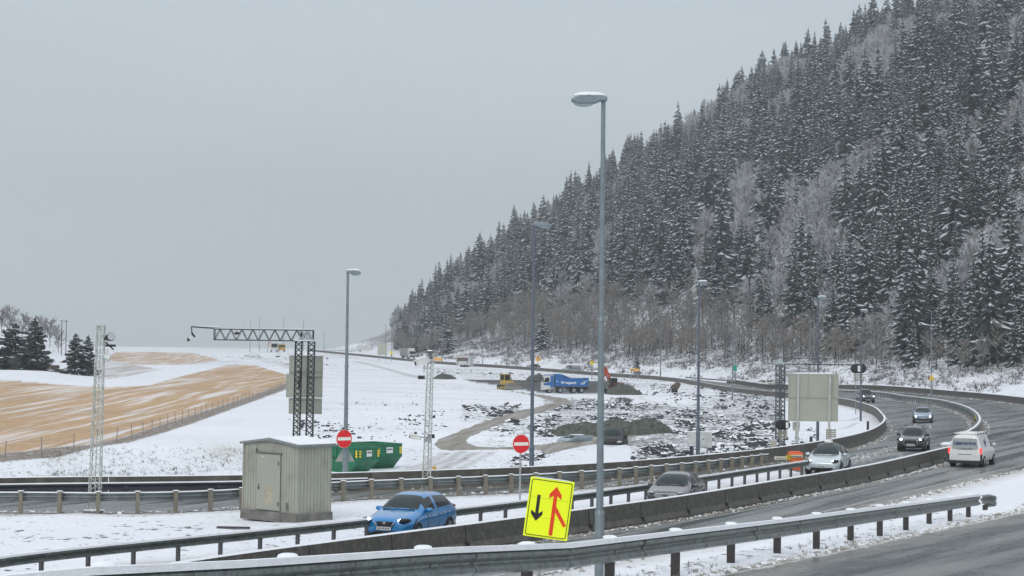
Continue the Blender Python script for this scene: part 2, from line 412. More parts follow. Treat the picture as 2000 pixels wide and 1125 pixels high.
# roughness of the snow cover (0 clean .. 1 much soil and stone showing)
rough = np.full(GX.shape, .24)
def rz_(poly, k):
    global rough
    rough = np.where(inpoly(PU, PV, poly), np.maximum(rough, k), rough)
rz_([(640, 700), (1180, 735), (1180, 930), (640, 930)], .45)
rz_([(900, 790), (1025, 790), (1010, 822), (900, 820)], .85)
rz_([(940, 815), (1150, 800), (1180, 860), (950, 868)], .75)
rz_([(1060, 775), (1310, 790), (1530, 765), (1530, 895), (1380, 905), (1240, 880), (1180, 850), (1060, 845)], .95)
rz_([(1240, 868), (1345, 868), (1330, 905), (1230, 908)], 1.0)
rz_([(955, 885), (1060, 880), (1060, 935), (945, 935)], .6)
rz_([(840, 715), (1180, 730), (1540, 765), (1520, 790), (1150, 760), (850, 735)], .7)
rz_([(1570, 780), (1730, 800), (1700, 850), (1560, 870)], .3)
rz_([(560, 780), (650, 700), (700, 760), (660, 860), (590, 860)], .5)
a_, s_ = hill_as(GX, GY)
rough = np.where((s_ > 2) & (GY > 200), np.clip(.5 + s_ * .03, 0, 1.15), rough)
rough = np.where((GX < -105) & (GY > 560) & (GY < 1000), .6, rough)
rough = np.where((PU > 360) & (PU < 700) & (PV < 716) & (GY > 480), .6, rough)
px = GX - RA[0]; py = GY - RA[1]; SP = (px * RU[0] + py * RU[1]) / RL; PP = px * RNn[0] + py * RNn[1]
rough = np.where((PP > -4) & (PP < 1.4) & (SP < 1.1) & (SP > -1), .55, rough)
rough = np.where((PU < 560) & (PV > 880) & (PV < 945), .42, rough)
rough = np.where((PV > 1000) & (PU < 1600), .52, rough)
for _ in range(14):
    rough[1:-1, 1:-1] = (rough[1:-1, 1:-1] + rough[:-2, 1:-1] + rough[2:, 1:-1] + rough[1:-1, :-2] + rough[1:-1, 2:]) / 5
m_grass = np.zeros(GX.shape)
for cx, cy, rx, ry, k in ((440, 882, 45, 16, .75), (150, 935, 80, 8, .7), (120, 892, 35, 14, .5), (250, 938, 60, 6, .5)):
    m_grass = np.maximum(m_grass, k * np.exp(-(((PU - cx) / rx) ** 2 + ((PV - cy) / ry) ** 2)))
# asphalt areas ------------------------------------------------------------
ctr = lambda A: (A[:-1, :-1] + A[1:, 1:]) / 2
CX, CY = ctr(GX), ctr(GY)
def xy(pts): return [(p[0], p[1]) for p in pts]
far_left = [(p[0] + 9.5 * .98, p[1] + 4.0) for p in bar4 if p[1] > 395]           # far edge of the carriageways beyond the bend
off_r = [(p.x, p.y) for p in edge1]
# everything between bar4 (inner) and outer edges; minus the snowy wedge between rail2 and rail3
outer = off_r + [(95, 150), (92, 200)] + xy(bar6)
big = xy(bar4) + [(far_left[-1][0], far_left[-1][1])] + far_left[::-1][1:] + xy(bar6)[::-1] + [(92, 200), (95, 150)] + off_r[::-1] + [(-14, 30), (-60, 34), (-80, 60)]
wedge = [(p.x, p.y) for p in rail2][::1] + [(15.5, 107.5), (14.2, 107.0)] + [(p.x, p.y) for p in rail3][::-1]
inb = inpoly(CX, CY, big); inw = inpoly(CX, CY, wedge)
# narrow the wedge by pulling asphalt up to the rails' feet
hw = inb & ~inw
edges = [xy(bar4), [(p.x, p.y) for p in bar2], [(p.x, p.y) for p in bar5], xy(bar6), off_r, [(p.x, p.y) for p in rail2], [(p.x, p.y) for p in rail3]]
sel = (GX > -60) & (GX < 110) & (GY < 520)
ED = np.full(GX.shape, 9.0)
for e_, k in zip(edges, (1, 1, 1, 1, 1, 1, 1)):
    d = dline(GX[sel], GY[sel], e_); ED[sel] = np.minimum(ED[sel], d * k)
# ramp
rampm = (ctr(PP) > 1.0) & (ctr(PP) < 10.5) & (ctr(SP) > -.8) & (ctr(SP) < 3)
ED2 = np.minimum(np.abs(PP - 1.0), np.abs(10.5 - PP))
M_ground = bpy.data.materials.new('snowy ground'); M_ground.use_nodes = True
t = M_ground.node_tree; B = t.nodes['Principled BSDF']
def at(t, n): a = N(t, 'ShaderNodeAttribute'); a.attribute_name = n; return a.outputs['Fac']
def nz(t, vec, scale, detail=5, rough_=.6, dist=0):
    n = N(t, 'ShaderNodeTexNoise'); n.inputs['Scale'].default_value = scale; n.inputs['Detail'].default_value = detail; n.inputs['Roughness'].default_value = rough_; n.inputs['Distortion'].default_value = dist
    t.links.new(vec, n.inputs['Vector']); return n.outputs['Fac']
def mr_(t, v, a, b, c=0., d=1., sm=False):
    n = N(t, 'ShaderNodeMapRange')
    if sm: n.interpolation_type = 'SMOOTHSTEP'
    for k, x in zip(('From Min', 'From Max', 'To Min', 'To Max'), (a, b, c, d)):
        if hasattr(x, 'links') or hasattr(x, 'is_linked'): t.links.new(x, n.inputs[k])
        else: n.inputs[k].default_value = x
    t.links.new(v, n.inputs['Value']); return n.outputs[0]
def ma(t, op, a, b=None):
    n = N(t, 'ShaderNodeMath', operation=op)
    for i, x in enumerate((a, b)):
        if x is None: continue
        if isinstance(x, (int, float)): n.inputs[i].default_value = x
        else: t.links.new(x, n.inputs[i])
    return n.outputs[0]
def mixc(t, f, a, b):
    n = N(t, 'ShaderNodeMix', data_type='RGBA')
    if isinstance(f, (int, float)): n.inputs['Factor'].default_value = f
    else: t.links.new(f, n.inputs['Factor'])
    for i, x in ((6, a), (7, b)):
        if isinstance(x, tuple): n.inputs[i].default_value = (*x, 1)
        else: t.links.new(x, n.inputs[i])
    return n.outputs[2]
geo = N(t, 'ShaderNodeNewGeometry').outputs['Position']
def mapv(t, vec, sc, rz=0):
    m = N(t, 'ShaderNodeMapping', vector_type='TEXTURE'); m.inputs['Scale'].default_value = tuple(1 / k for k in sc); m.inputs['Rotation'].default_value = (0, 0, rz); t.links.new(vec, m.inputs[0]); return m.outputs[0]
rA = at(t, 'rough')
n_f = nz(t, mapv(t, geo, (2.4, 1.5, 2.4)), 1.0, 4, .65); n_m = nz(t, geo, .55, 5, .7); n_l = nz(t, geo, .06, 3, .5)
nn = ma(t, 'ADD', ma(t, 'MULTIPLY', n_f, .6), ma(t, 'MULTIPLY', n_m, .4))
nn = ma(t, 'ADD', nn, ma(t, 'MULTIPLY', ma(t, 'SUBTRACT', n_l, .5), .16))
th = mr_(t, rA, 0, 1.2, .665, .44)
spk = mr_(t, ma(t, 'SUBTRACT', nn, th), 0, .035)
col_soil = mixc(t, mr_(t, n_m, .35, .65), (.045, .047, .048), (.13, .125, .11))
col = mixc(t, mr_(t, n_l, .3, .7), (.80, .825, .86), (.72, .75, .79))
col = mixc(t, spk, col, col_soil)
# grass poking through
g_n = nz(t, mapv(t, geo, (6, 1.5, 6)), 1.0, 5, .7)
gm = ma(t, 'MULTIPLY', at(t, 'grass'), mr_(t, g_n, .42, .58))
col = mixc(t, gm, col, (.30, .31, .18))
# stubble
sv = mapv(t, geo, (.62, .018, 1), R(3)); st1 = nz(t, sv, 1.0, 3, .55, .35)
sv2 = mapv(t, geo, (1.9, .025, 1), R(3)); st2 = nz(t, sv2, 1.0, 3, .6, .2)
st3 = nz(t, geo, 3.0, 4, .7)
sn = ma(t, 'ADD', ma(t, 'ADD', ma(t, 'MULTIPLY', st1, .5), ma(t, 'MULTIPLY', st2, .38)), ma(t, 'MULTIPLY', st3, .12))
snw = mr_(t, sn, .50, .59, 0, .75)
scol = mixc(t, mr_(t, n_l, .35, .65), (.52, .315, .135), (.42, .265, .13))
scol = mixc(t, mr_(t, st3, .45, .7, 0, .5), scol, (.25, .18, .12))
stub = mixc(t, snw, scol, (.76, .76, .77))
stub = mixc(t, mr_(t, n_m, .4, .75, .0, .30), stub, (.70, .68, .66))
col = mixc(t, at(t, 'stub'), col, stub)
stub2 = mixc(t, mr_(t, sn, .47, .58, .05, .8), (.46, .31, .18), (.76, .76, .78))
col = mixc(t, at(t, 'stub2'), col, stub2)
stub3 = mixc(t, mr_(t, sn, .42, .56, .1, .9), (.30, .24, .20), (.74, .75, .77))
col = mixc(t, at(t, 'stub3'), col, stub3)
vcol = mixc(t, mr_(t, nz(t, geo, 1.4, 6, .75), .48, .70), (.20, .165, .135), (.55, .52, .50))
col = mixc(t, at(t, 'verge'), col, vcol)
# dirt tracks
tn = nz(t, mapv(t, geo, (1.6, .06, 1), R(-7)), 1.0, 4, .6)
dcol = mixc(t, mr_(t, tn, .36, .66), (.20, .18, .15), (.36, .345, .315))
col = mixc(t, mr_(t, ma(t, 'MULTIPLY', at(t, 'track'), ma(t, 'ADD', .75, ma(t, 'MULTIPLY', n_m, .6))), .3, .75), col, dcol)
col = mixc(t, mr_(t, ma(t, 'MULTIPLY', at(t, 'rut'), ma(t, 'ADD', .5, n_f)), .1, .9, 0, .8), col, (.23, .21, .185))
dk = mixc(t, mr_(t, n_f, .35, .7), (.045, .05, .05), (.11, .112, .11))
col = mixc(t, at(t, 'dark'), col, dk)
# dirty slush thrown to the road sides
sl_ = ma(t, 'MULTIPLY', at(t, 'slush'), mr_(t, nz(t, geo, 1.1, 6, .7), .3, .62, .15, 1))
col = mixc(t, sl_, col, (.36, .33, .28))
t.links.new(col, B.inputs['Base Color']); B.inputs['Roughness'].default_value = .8; B.inputs['Specular IOR Level'].default_value = .25
bp = N(t, 'ShaderNodeBump'); bp.inputs['Strength'].default_value = .9; bp.inputs['Distance'].default_value = .45
t.links.new(ma(t, 'ADD', ma(t, 'MULTIPLY', n_m, .8), ma(t, 'MULTIPLY', n_f, .25)), bp.inputs['Height']); t.links.new(bp.outputs[0], B.inputs['Normal'])
slush = np.where(hw.any(), 0, 0) + np.clip(1 - (ED - .1) / 1.5, 0, 1) * .8
slush = np.where((PP > .2) & (PP < 12) & (SP < 3), np.maximum(slush, np.clip(1 - (ED2) / .9, 0, 1) * .8), slush)
road_v = np.zeros(GX.shape, bool)
road_v[:-1, :-1] |= hw; road_v[1:, 1:] |= hw; road_v[1:, :-1] |= hw; road_v[:-1, 1:] |= hw
GZ2 = GZ.copy()
lump = (np.sin(GX * .9 + np.sin(GY * .21) * 2) * np.sin(GY * .33 + GX * .4) * .06)
GZ2 = np.where(road_v | ((PP > .8) & (PP < 11)), GZ, GZ + np.clip(lump * np.clip((rough - .15) * 3, 0, 1.6), -.1, .15))
g = mk_grid('ground', GX, GY, GZ2 - .02, None, [M_ground], dict(rough=rough, stub=m_stub, stub2=m_stub2, stub3=m_stub3, verge=m_verge, track=m_track, rut=m_rut, dark=m_dark, grass=m_grass, slush=slush))
tag(g, None, None, kind='structure')
def asphalt(name, wear_rot, c0, c1):
    m = bpy.data.materials.new(name); m.use_nodes = True; t = m.node_tree; B = t.nodes['Principled BSDF']
    geo = N(t, 'ShaderNodeNewGeometry').outputs['Position']
    a = at(t, 'edge')
    n1 = nz(t, geo, .8, 6, .7); n2 = nz(t, mapv(t, geo, (1.1, .035, 1), wear_rot), 1.0, 4, .55); n3 = nz(t, geo, 9, 3, .6)
    c = mixc(t, mr_(t, n2, .38, .64), c0, c1)
    c = mixc(t, mr_(t, n3, .3, .7, 0, .22), c, (.12, .12, .115))
    # brown-grey slush film where wheels do not run, and along the edges
    film = mr_(t, ma(t, 'ADD', ma(t, 'MULTIPLY', n1, .3), ma(t, 'MULTIPLY', n2, .7)), .46, .66, 0, .3)
    c = mixc(t, film, c, (.26, .25, .225))
    eg = ma(t, 'MULTIPLY', mr_(t, a, .25, 1.25, 1, 0), mr_(t, n1, .25, .6, .35, 1))
    c = mixc(t, eg, c, (.27, .25, .215))
    sn_ = mr_(t, ma(t, 'ADD', mr_(t, a, 0, .5, .6, 0), n1), .88, 1.0)
    c = mixc(t, sn_, c, (.62, .62, .61))
    t.links.new(c, B.inputs['Base Color'])
    t.links.new(mr_(t, ma(t, 'ADD', ma(t, 'MULTIPLY', n1, .3), n2), .45, .85, .11, .45), B.inputs['Roughness'])
    bp = N(t, 'ShaderNodeBump'); bp.inputs['Strength'].default_value = .15; bp.inputs['Distance'].default_value = .01
    t.links.new(n3, bp.inputs['Height']); t.links.new(bp.outputs[0], B.inputs['Normal']); return m
M_hw = asphalt('wet asphalt', R(-25), (.10, .118, .118), (.20, .215, .212))
M_rp = asphalt('wet ramp asphalt', R(-24), (.085, .095, .095), (.17, .18, .175))
rd = mk_grid('highway', GX, GY, GZ + .012, hw, [M_hw], dict(edge=ED)); tag(rd, None, None, kind='structure')
rp = mk_grid('ramp_road', GX, GY, GZ + .016, rampm, [M_rp], dict(edge=ED2)); tag(rp, None, None, kind='structure')
# painted lines: sheets 4 mm above the asphalt
M_line = mat('road paint', (.42, .42, .40), .5, var=.35, scale=5, dirt=((.16, .16, .15), .8, 3))
mb = MB()
def stripe(pts, off, w, z=.02, dash=None):
    P = [Vector((p[0], p[1], 0)) for p in pts]; P = resample(P, 1.0); n = len(P)
    for i in range(n - 1):
        if dash and (i % dash[0]) >= dash[1]: continue
        d = (P[i + 1] - P[i]).normalized(); r = Vector((d.y, -d.x, 0)); q = []
        for p, o_ in ((P[i], off - w / 2), (P[i], off + w / 2), (P[i + 1], off + w / 2), (P[i + 1], off - w / 2)):
            k = p + r * o_; q.append((k.x, k.y, float(gz(k.x, k.y)) + z))
        mb.add(q, [(0, 1, 2, 3)])
stripe(edge1, -.9, .14)
stripe(bar2, 1.1, .10)
stripe([p for p in bar6 if p.y < 380], -4.2, .14, dash=(9, 3))
o = mb.build('road_markings', M_line); tag(o, None, None, kind='structure')
# ================================================================ barriers and rails
def at_z(pts, z=None):
    return [Vector((p[0], p[1], float(gz(p[0], p[1])) if z is None else z)) for p in pts]
NJ = [(-.28, 0), (-.28, .08), (-.15, .26), (-.10, .82), (.10, .82), (.15, .26), (.28, .08), (.28, 0)]
def jersey(name, label, pts, mats, seg=4.0, profile=NJ, cap=.035, maxseg=100, grp=None):
    root = thing(name, label, 'barrier', tuple(pts[0]), group=grp)
    P = resample(at_z(pts), 1.0); n = int(seg); segs = [P[i:i + n + 1] for i in range(0, len(P) - 1, n)]
    top = max(q[1] for q in profile)
    for k in range(0, len(segs)):
        sg = segs[k]
        if len(sg) < 2: continue
        g_ = [p - P[0] for p in sg]
        d = (g_[-1] - g_[-2]).normalized(); g_[-1] = g_[-1] - d * .05
        mb = MB(); mb.sweep(g_, profile, 0)
        # drain notch and lifting slot as dark recesses
        if k < maxseg:
            sg_o = mb.build('barrier_segment', mats, root)
            if seg <= 4: mb = MB(); mb.box(tuple(g_[-1] + Vector((.20 * d.y, -.20 * d.x, .10)) + d * .02), (.16, .13, .34), 0, rz=math.atan2(d.y, d.x)); mb.build('drain_notch', M_black, sg_o)
        else: break
    if len(segs) > maxseg:
        mb = MB()
        for sg in segs[maxseg:]:
            if len(sg) > 1: mb.sweep([p - P[0] for p in sg], profile, 0)
        tag(mb.build('barrier_segment', mats, root), None, None, kind='stuff')
    mb = MB(); w = .095
    mb.sweep([p - P[0] for p in P], [(-w, top + .002), (-w * .7, top + cap), (w * .7, top + cap), (w, top + .002)], 0)
    mb.build('snow_cap', M_snow, root)
    return root
BARM = [M_conc]
jersey('concrete_barrier', 'dark wet concrete median barrier curving in front of the oncoming cars', [p for p in bar2], [M_conc])
j4 = jersey('concrete_barrier', 'long concrete barrier along the snowy work site, bending round to the far dump truck', bar4, [M_concl if False else mat('brown grey concrete', (.085, .078, .066), .7, 0, .2, 2, dirt=((.19, .18, .16), .45, 1.5))], seg=6, profile=[(-.2, 0), (-.12, .3), (-.1, .84), (.1, .84), (.12, .3), (.2, 0)], cap=.03)
jersey('concrete_barrier', 'dark outer concrete barrier below the snowy bank on the far side of the bend', [p for p in bar6], [mat('far concrete', (.075, .07, .062), .7)], seg=6, profile=[(-.25, 0), (-.12, .3), (-.1, .95), (.1, .95), (.12, .3), (.25, 0)])
WB = [(0, 0), (.075, .035), (.075, .085), (.0, .14), (.0, .17), (.075, .225), (.075, .275), (0, .31), (-.012, .31), (.06, .27), (.06, .23), (-.012, .175), (-.012, .135), (.06, .08), (.06, .04), (-.012, 0)]
def wrail(name, label, pts, side, zt, step, postm, beamm, post=(.12, .12), phase=0.0, over=0.0, snow=.045, gap_cap=True, beam_h=1.0, seglen=4.0, zg=None, snoww=.06, blockout=.10, grp=None, postup=0.0):
    # side=+1 beam on the right of travel ; zt(s)=top height function on point index
    root = thing(name, label, 'guard rail', tuple(pts[0]), group=grp)
    P = resample([Vector((p[0], p[1], 0)) for p in pts], 1.0); o = Vector(pts[0])
    Z = [zt(p) for p in P]; Q = [Vector((p.x - o.x, p.y - o.y, z - .31 * beam_h - o.z)) for p, z in zip(P, Z)]
    n = int(seglen); k = 0
    for i in range(0, len(Q) - 1, n):
        sg = [q.copy() for q in Q[i:i + n + 1]]
        if len(sg) < 2: continue
        wv = rng.uniform(-.008, .008)
        mb = MB(); mb.sweep(sg, [(side * (a + blockout) + (wv if True else 0), b * beam_h) for a, b in WB], 0)
        # lap joint and bolts
        d = (sg[1] - sg[0]).normalized(); r = Vector((d.y, -d.x, 0))
        mb.sweep([sg[0] - d * .06 + r * side * .005, sg[0] + d * .10 + r * side * .005], [(side * (a + blockout + .004), b * beam_h) for a, b in WB], 0)
        k += 1
        if k <= 98: mb.build('beam', beamm, root)
    mb = MB(); c = blockout + .02
    zs = []
    mb.sweep([q + Vector((0, 0, .31 * beam_h)) for q in Q], [(side * c - snoww, -.01), (side * c - snoww * .7, snow), (side * c + snoww * .7, snow), (side * c + snoww, -.01)], 0)
    mb.build('snow_cap', M_snow, root)
    PP_ = resample([Vector((p[0], p[1], 0)) for p in pts], .25); j = int(phase * 4); cnt = 0
    while j < len(PP_) - 1 and cnt < 98:
        p = PP_[j]; d = (PP_[j + 1] - p).normalized(); a = math.atan2(d.y, d.x); g0 = float(gz(p.x, p.y)) if zg is None else zg; z1 = zt(p)
        t = z1 + postup + over
        mb = MB(); hx = t - g0 + .25
        tl = rng.uniform(-.012, .012)
        mb.box((p.x - o.x + tl, p.y - o.y, g0 - .25 + hx / 2 - o.z), (post[0], post[1], hx), 0, rz=a)
        rv = Vector((d.y, -d.x, 0)) * side
        if blockout > .05: mb.box((p.x - o.x + rv.x * blockout * .55, p.y - o.y + rv.y * blockout * .55, z1 - .155 - o.z), (post[0] * .8, blockout * 1.0, .24), 1, rz=a)
        po = mb.build('post', [postm, M_galvd], root)
        if gap_cap:
            mb = MB(); mb.ell((p.x - o.x + tl, p.y - o.y, t - o.z), (post[0] * .78 + snow * .5, post[1] * .72 + snow * .3, snow * .5 + .012), 0, 12, 6, p=.75, zcut=-.1)
            mb.build('snow_cap', M_snow, po)
        j += int(step * 4); cnt += 1
    return root
# nearest rail on the ramp
def zr1(p):
    s = ((p.x - RA[0]) * RU[0] + (p.y - RA[1]) * RU[1]) / RL; return float(ztop_rail(s))
A0 = Vector((*(RA - RD * .72), 0)); A1 = Vector((*(RA + RD * 1.0), 0)); A2 = A1 + Vector((RU[0] * 1.4 + .25, RU[1] * 1.4, 0)); 
r1 = wrail('guard_rail', 'nearest steel guard rail with a thick snow cap along the ramp verge', [A0, A1], 1, zr1, 4.0, M_dpost, M_galvd, post=(.13, .16), phase=2.6 , snow=.075, snoww=.07, blockout=.14, postup=.062, beam_h=1.2)
# crumpled, turned-down end
mb = MB(); oo = Vector((A0.x, A0.y, 0)); e1 = A1 - oo; zz = zr1(A1) - .34
pts_ = [Vector((e1.x, e1.y, zz)), Vector((e1.x + .55, e1.y + .95, zz - .02)), Vector((e1.x + .9, e1.y + 1.4, zz - .10)), Vector((e1.x + 1.02, e1.y + 1.75, zz - .22)), Vector((e1.x + .72, e1.y + 2.0, zz - .30))]
mb.sweep(pts_, [((a + .14), b * 1.1) for a, b in WB], 0)
mb.box((e1.x + .55, e1.y + .95, zz - .2), (.3, .14, .2), 1, rz=1.1)
mb.build('end_terminal', [M_galvd, M_dpost], r1)
wrail('guard_rail', 'low steel guard rail with dark posts running in front of the sheet metal shed', rail2, 1, lambda p: .75, 1.75, mat('steel post', (.10, .095, .10), .6), M_galvd, post=(.07, .13), phase=1.3, snow=.05, snoww=.06, gap_cap=False, beam_h=.85, zg=0.0)
wrail('guard_rail', 'steel guard rail on pale wooden posts along the slip road behind the shed', rail3, -1, lambda p: .78, 1.5, M_wood, M_galvl, post=(.145, .145), phase=.6, snow=.03, snoww=.05, blockout=.16, postup=.07, zg=0.0)
# second rail across the slip road at the left
pl = [Vector((p.x - .1, p.y - 1.0, 0)) for p in bar4 if p.x < -5 and p.y < 110]
wrail('guard_rail', 'dark steel rail in front of the far barrier on the slip road', [p + Vector((0, .1, 0)) for p in pl], 1, lambda p: .62, 4.0, M_dpost, mat('dark blue rail', (.05, .055, .07), .5, .3), post=(.08, .1), phase=1, snow=.04, gap_cap=False, zg=0.0, blockout=.06)
# median steel rail of two beams with close posts
root5 = wrail('guard_rail', 'snow-topped double-sided steel median rail snaking through the bend', bar5, 1, lambda p: .82 + float(gz(p.x, p.y)), 2.0, M_galvl, M_galvd, post=(.10, .16), phase=.5, snow=.05, snoww=.10, gap_cap=False, beam_h=.9, seglen=6, blockout=.09)
mb = MB(); Q5 = [Vector((p.x, p.y, float(gz(p.x, p.y)) + .54)) - bar5[0] for p in bar5]
mb.sweep(Q5, [(-(a + .09), b * .9) for a, b in WB], 0); mb.build('back_beam', M_galvd, root5)
mb = MB(); mb.sweep([q - Vector((0, 0, .535)) for q in Q5], [(-.45, .0), (-.38, .08), (.38, .08), (.45, .0)], 0); mb.build('base_kerb', M_concl, root5)
mb = MB(); mb.ell((-.12, .05, .72), (.42, .22, .16), 1, 12, 5); mb.box((-.05, .0, .45), (.5, .3, .32), 0, rz=.9); mb.build('end_terminal', [M_galvd, M_snow], root5)

# ================================================================ street lamps
def lamp(u, vb, vt, hdir, hl, hh, label, d=None, rp=.07, rt=.045, style='cobra', base=None, snow=True, colm=None, tw=.06, ut=None):
    b = gp(u, vb) if d is None else gd(u, d)
    if base is not None: b = Vector((b.x, b.y, base))
    top = Dp(u if ut is None else ut, vt, b.y).z; h = top - b.z
    t = thing('street_lamp', label, 'street lamp', tuple(b), group='street lamps along the roads')
    pm = colm or M_pole
    mb = MB(); hb = 1.6 if h > 8 else 1
    mb.tube((0, 0, -.3), (0, 0, hb), rp * 1.25, rp * 1.25, 12); mb.tube((0, 0, hb), (0, 0, h * .55), rp, (rp + rt) / 2, 12); mb.tube((0, 0, h * .55), (0, 0, h), (rp + rt) / 2.15, rt, 12)
    po = mb.build('pole', pm, t, smooth=False)
    for za_, k0, k1 in ((hb, 1.4, 1.1), (h * .55, 1.1, .85)):
        mb = MB(); mb.tube((0, 0, za_ - .05), (0, 0, za_ + .05), rp * k0, rp * k1, 12); mb.build('collar', pm, po)
    L = hl * b.y / FOC; Hh = max(hh * b.y / FOC * .72, .10); x = hdir
    mb = MB()
    if style == 'cobra':
        pr = [(-.12 * L, -.02), (-.12 * L, Hh * .55), (0, Hh * .8), (.45 * L, Hh * 1.0), (.8 * L, Hh * .75), (L, Hh * .1), (.97 * L, -.04), (.75 * L, -.09), (.3 * L, -.08), (.1 * L, -.02)]
        pr = [(x * a, c) for a, c in pr]
        mb.prism(pr, -.13, .13, 0); hd = mb.build('lamp_head', M_head, t, bevel=.05, loc=(0, 0, h))
        mb = MB(); mb.ell((x * .6 * L, 0, -.06), (.32 * L, .11, .09), 0, 12, 6); mb.build('lens', M_lens, hd)
        if snow:
            mb = MB(); mb.ell((x * .42 * L, 0, Hh * .80), (.50 * L, .13, max(Hh * .38, .075)), 0, 14, 6, p=.8); mb.build('snow_cap', M_snow, hd)
    else:
        mb.tube((0, 0, -.05), (x * L * .55, 0, .0), .035, .03, 8); mb.box((x * L * .72, 0, 0), (abs(L) * .55, .22, .09), 0, bev=.04)
        hd = mb.build('lamp_head', M_head, t, loc=(0, 0, h))
        if snow:
            mb = MB(); mb.box((x * L * .72, 0, .07), (abs(L) * .5, .2, .05), 0); mb.build('snow_cap', M_snow, hd)
    return t
M_pole = mat('grey galvanised pole', (.20, .235, .255), .5, .4, .14, 4); M_head = mat('lamp housing', (.20, .24, .27), .45, .2); M_lens = mat('lamp glass bowl', (.42, .47, .50), .15)
M_poled = mat('blue grey pole', (.11, .135, .17), .5, .3)
t1 = lamp(1174, 1196, 196, -1, 64, 16, 'tallest and nearest street lamp, grey pole, snow-covered head against the sky', d=40, rp=.078, rt=.046, ut=1185)
lamp(1038, 935, 440, 1, 36, 9, 'tall lamp pole directly left of the tallest lamp, head in front of the wooded hill', rp=.10, rt=.06, colm=M_poled, snow=False, ut=1047)
L3 = lamp(674, 938, 533, 1, 26, 9, 'lamp pole beside the green skips carrying a no-entry sign', rp=.11, rt=.06, colm=M_pole, ut=680)
lamp(1363, 894, 553, 1, 17, 7, 'lamp pole standing in front of the white cabinet', rp=.10, rt=.06, colm=M_poled, ut=1360)
lamp(1597, 862, 583, 1, 16, 7, 'lamp pole standing in front of the big grey sign back', rp=.09, rt=.06, colm=M_poled, ut=1598)
lamp(1681, 822, 608, 1, 14, 5, 'lamp pole inside the bend beside the second black oval signal', rp=.09, rt=.055, colm=M_poled, ut=1683)
lamp(1819, 762, 611, -1, 12, 2, 'thin lamp with short arm behind the triangular warning sign', style='arm', rp=.11, rt=.07, snow=False, ut=1821)
lamp(1431, 820 - 50, 627, -1, 6, 3, 'lamp with flat head close to the green sign, pole in the work site', style='arm', rp=.10, rt=.07, d=283, ut=1432)
lamp(1436, 746, 620, 1, 11, 4, 'lamp beyond the long barrier just right of the green sign', rp=.11, rt=.08, ut=1434)
lamp(1582, 730, 617, -1, 8, 2, 'thin lamp on the snowy bank above the big sign back, arm to the left', style='arm', rp=.11, rt=.08, d=395, ut=1582)
lamp(1590, 730, 616, 1, 12, 3, 'lamp with snowy head above the big sign back, arm to the right', style='arm', rp=.11, rt=.08, d=380, ut=1590)
lamp(1290, 737, 622, -1, 7, 2, 'thin lamp before the bare trees, between excavator and small digger', style='arm', rp=.13, rt=.09, snow=True, ut=1291)
lamp(1156, 729, 642, -1, 5, 2, 'thin lamp directly behind the round yellow sign', style='arm', rp=.13, rt=.09, snow=False, ut=1156)
lamp(863, 709, 631, -1, 4, 2, 'thin lamp standing between white lorry and white trailer kiosk', style='arm', rp=.16, rt=.12, d=610, snow=False, ut=863)
lamp(943, 712, 633, -1, 4, 1.5, 'faint thin lamp right of the white trailer kiosk', style='arm', rp=.10, rt=.08, d=580, snow=False, ut=943)
for u, vt, d, lb in ((753, 635, 700, 'left one of the two distant lamps over the far sign back'), (765, 633, 720, 'right one of the two distant lamps over the far sign back'),
                     (488, 626, 850, 'leftmost faint lamp mast on the horizon over the lattice arm'), (506, 621, 870, 'second faint lamp mast on the horizon over the lattice arm'), (553, 621, 860, 'third faint lamp mast on the horizon over the lattice arm'),
                     (592, 623, 900, 'faint lamp mast on the horizon above the gantry tower'), (632, 648, 980, 'faint lamp mast on the horizon right of the gantry tower'), (724, 658, 980, 'faint lamp mast behind the far bridge')):
    lamp(u, 690, vt, 1 if u < 700 else -1, 3, 1.2, lb, d=d, style='arm', rp=.13, rt=.10, snow=False)

# ================================================================ lattice masts
def lattice(mb, p0, p1, w0, w1, n, rc=.025, rb=.012, mi=0, nx=1):
    p0 = Vector(p0); p1 = Vector(p1); ax = (p1 - p0); L = ax.length; ax.normalize()
    u = Vector((1, 0, 0)) if abs(ax.x) < .8 else Vector((0, 0, 1)); u = (u - ax * u.dot(ax)).normalized(); w = ax.cross(u)
    def cr_(t, i):
        s = (w0 + (w1 - w0) * t) / 2; sx, sy = ((-1, -1), (1, -1), (1, 1), (-1, 1))[i]
        return p0 + ax * (L * t) + u * (s * sx) + w * (s * sy)
    for i in range(4): mb.tube(cr_(0, i), cr_(1, i), rc, rc, 5, mi)
    for k in range(n):
        for i in range(4):
            j = (i + 1) % 4; a, b = (i, j) if (k + i) % 2 else (j, i)
            mb.tube(cr_(k / n, a), cr_((k + 1) / n, b), rb, rb, 4, mi, cap=False)
            if nx == 2: mb.tube(cr_(k / n, b), cr_((k + 1) / n, a), rb, rb, 4, mi, cap=False)
def boxcam(t, c, yaw, pitch, L, nm='camera'):
    M_ = Matrix.Translation(c) @ Matrix.Rotation(yaw, 4, 'Z') @ Matrix.Rotation(pitch, 4, 'Y')
    mb = MB(); mb.box((0, 0, 0), (L, L * .36, L * .34), 0, M=M_, bev=L * .07); mb.box((.03, 0, L * .19), (L * 1.08, L * .42, L * .05), 0, M=M_)
    o = mb.build('camera', M_camw, t, bevel=.012); mb = MB(); mb.box((L * .505, 0, -.01), (.03, L * .26, L * .22), 0, M=M_); mb.build('lens', M_black, o); return o
M_camw = mat('camera housing off white', (.62, .64, .60), .45)
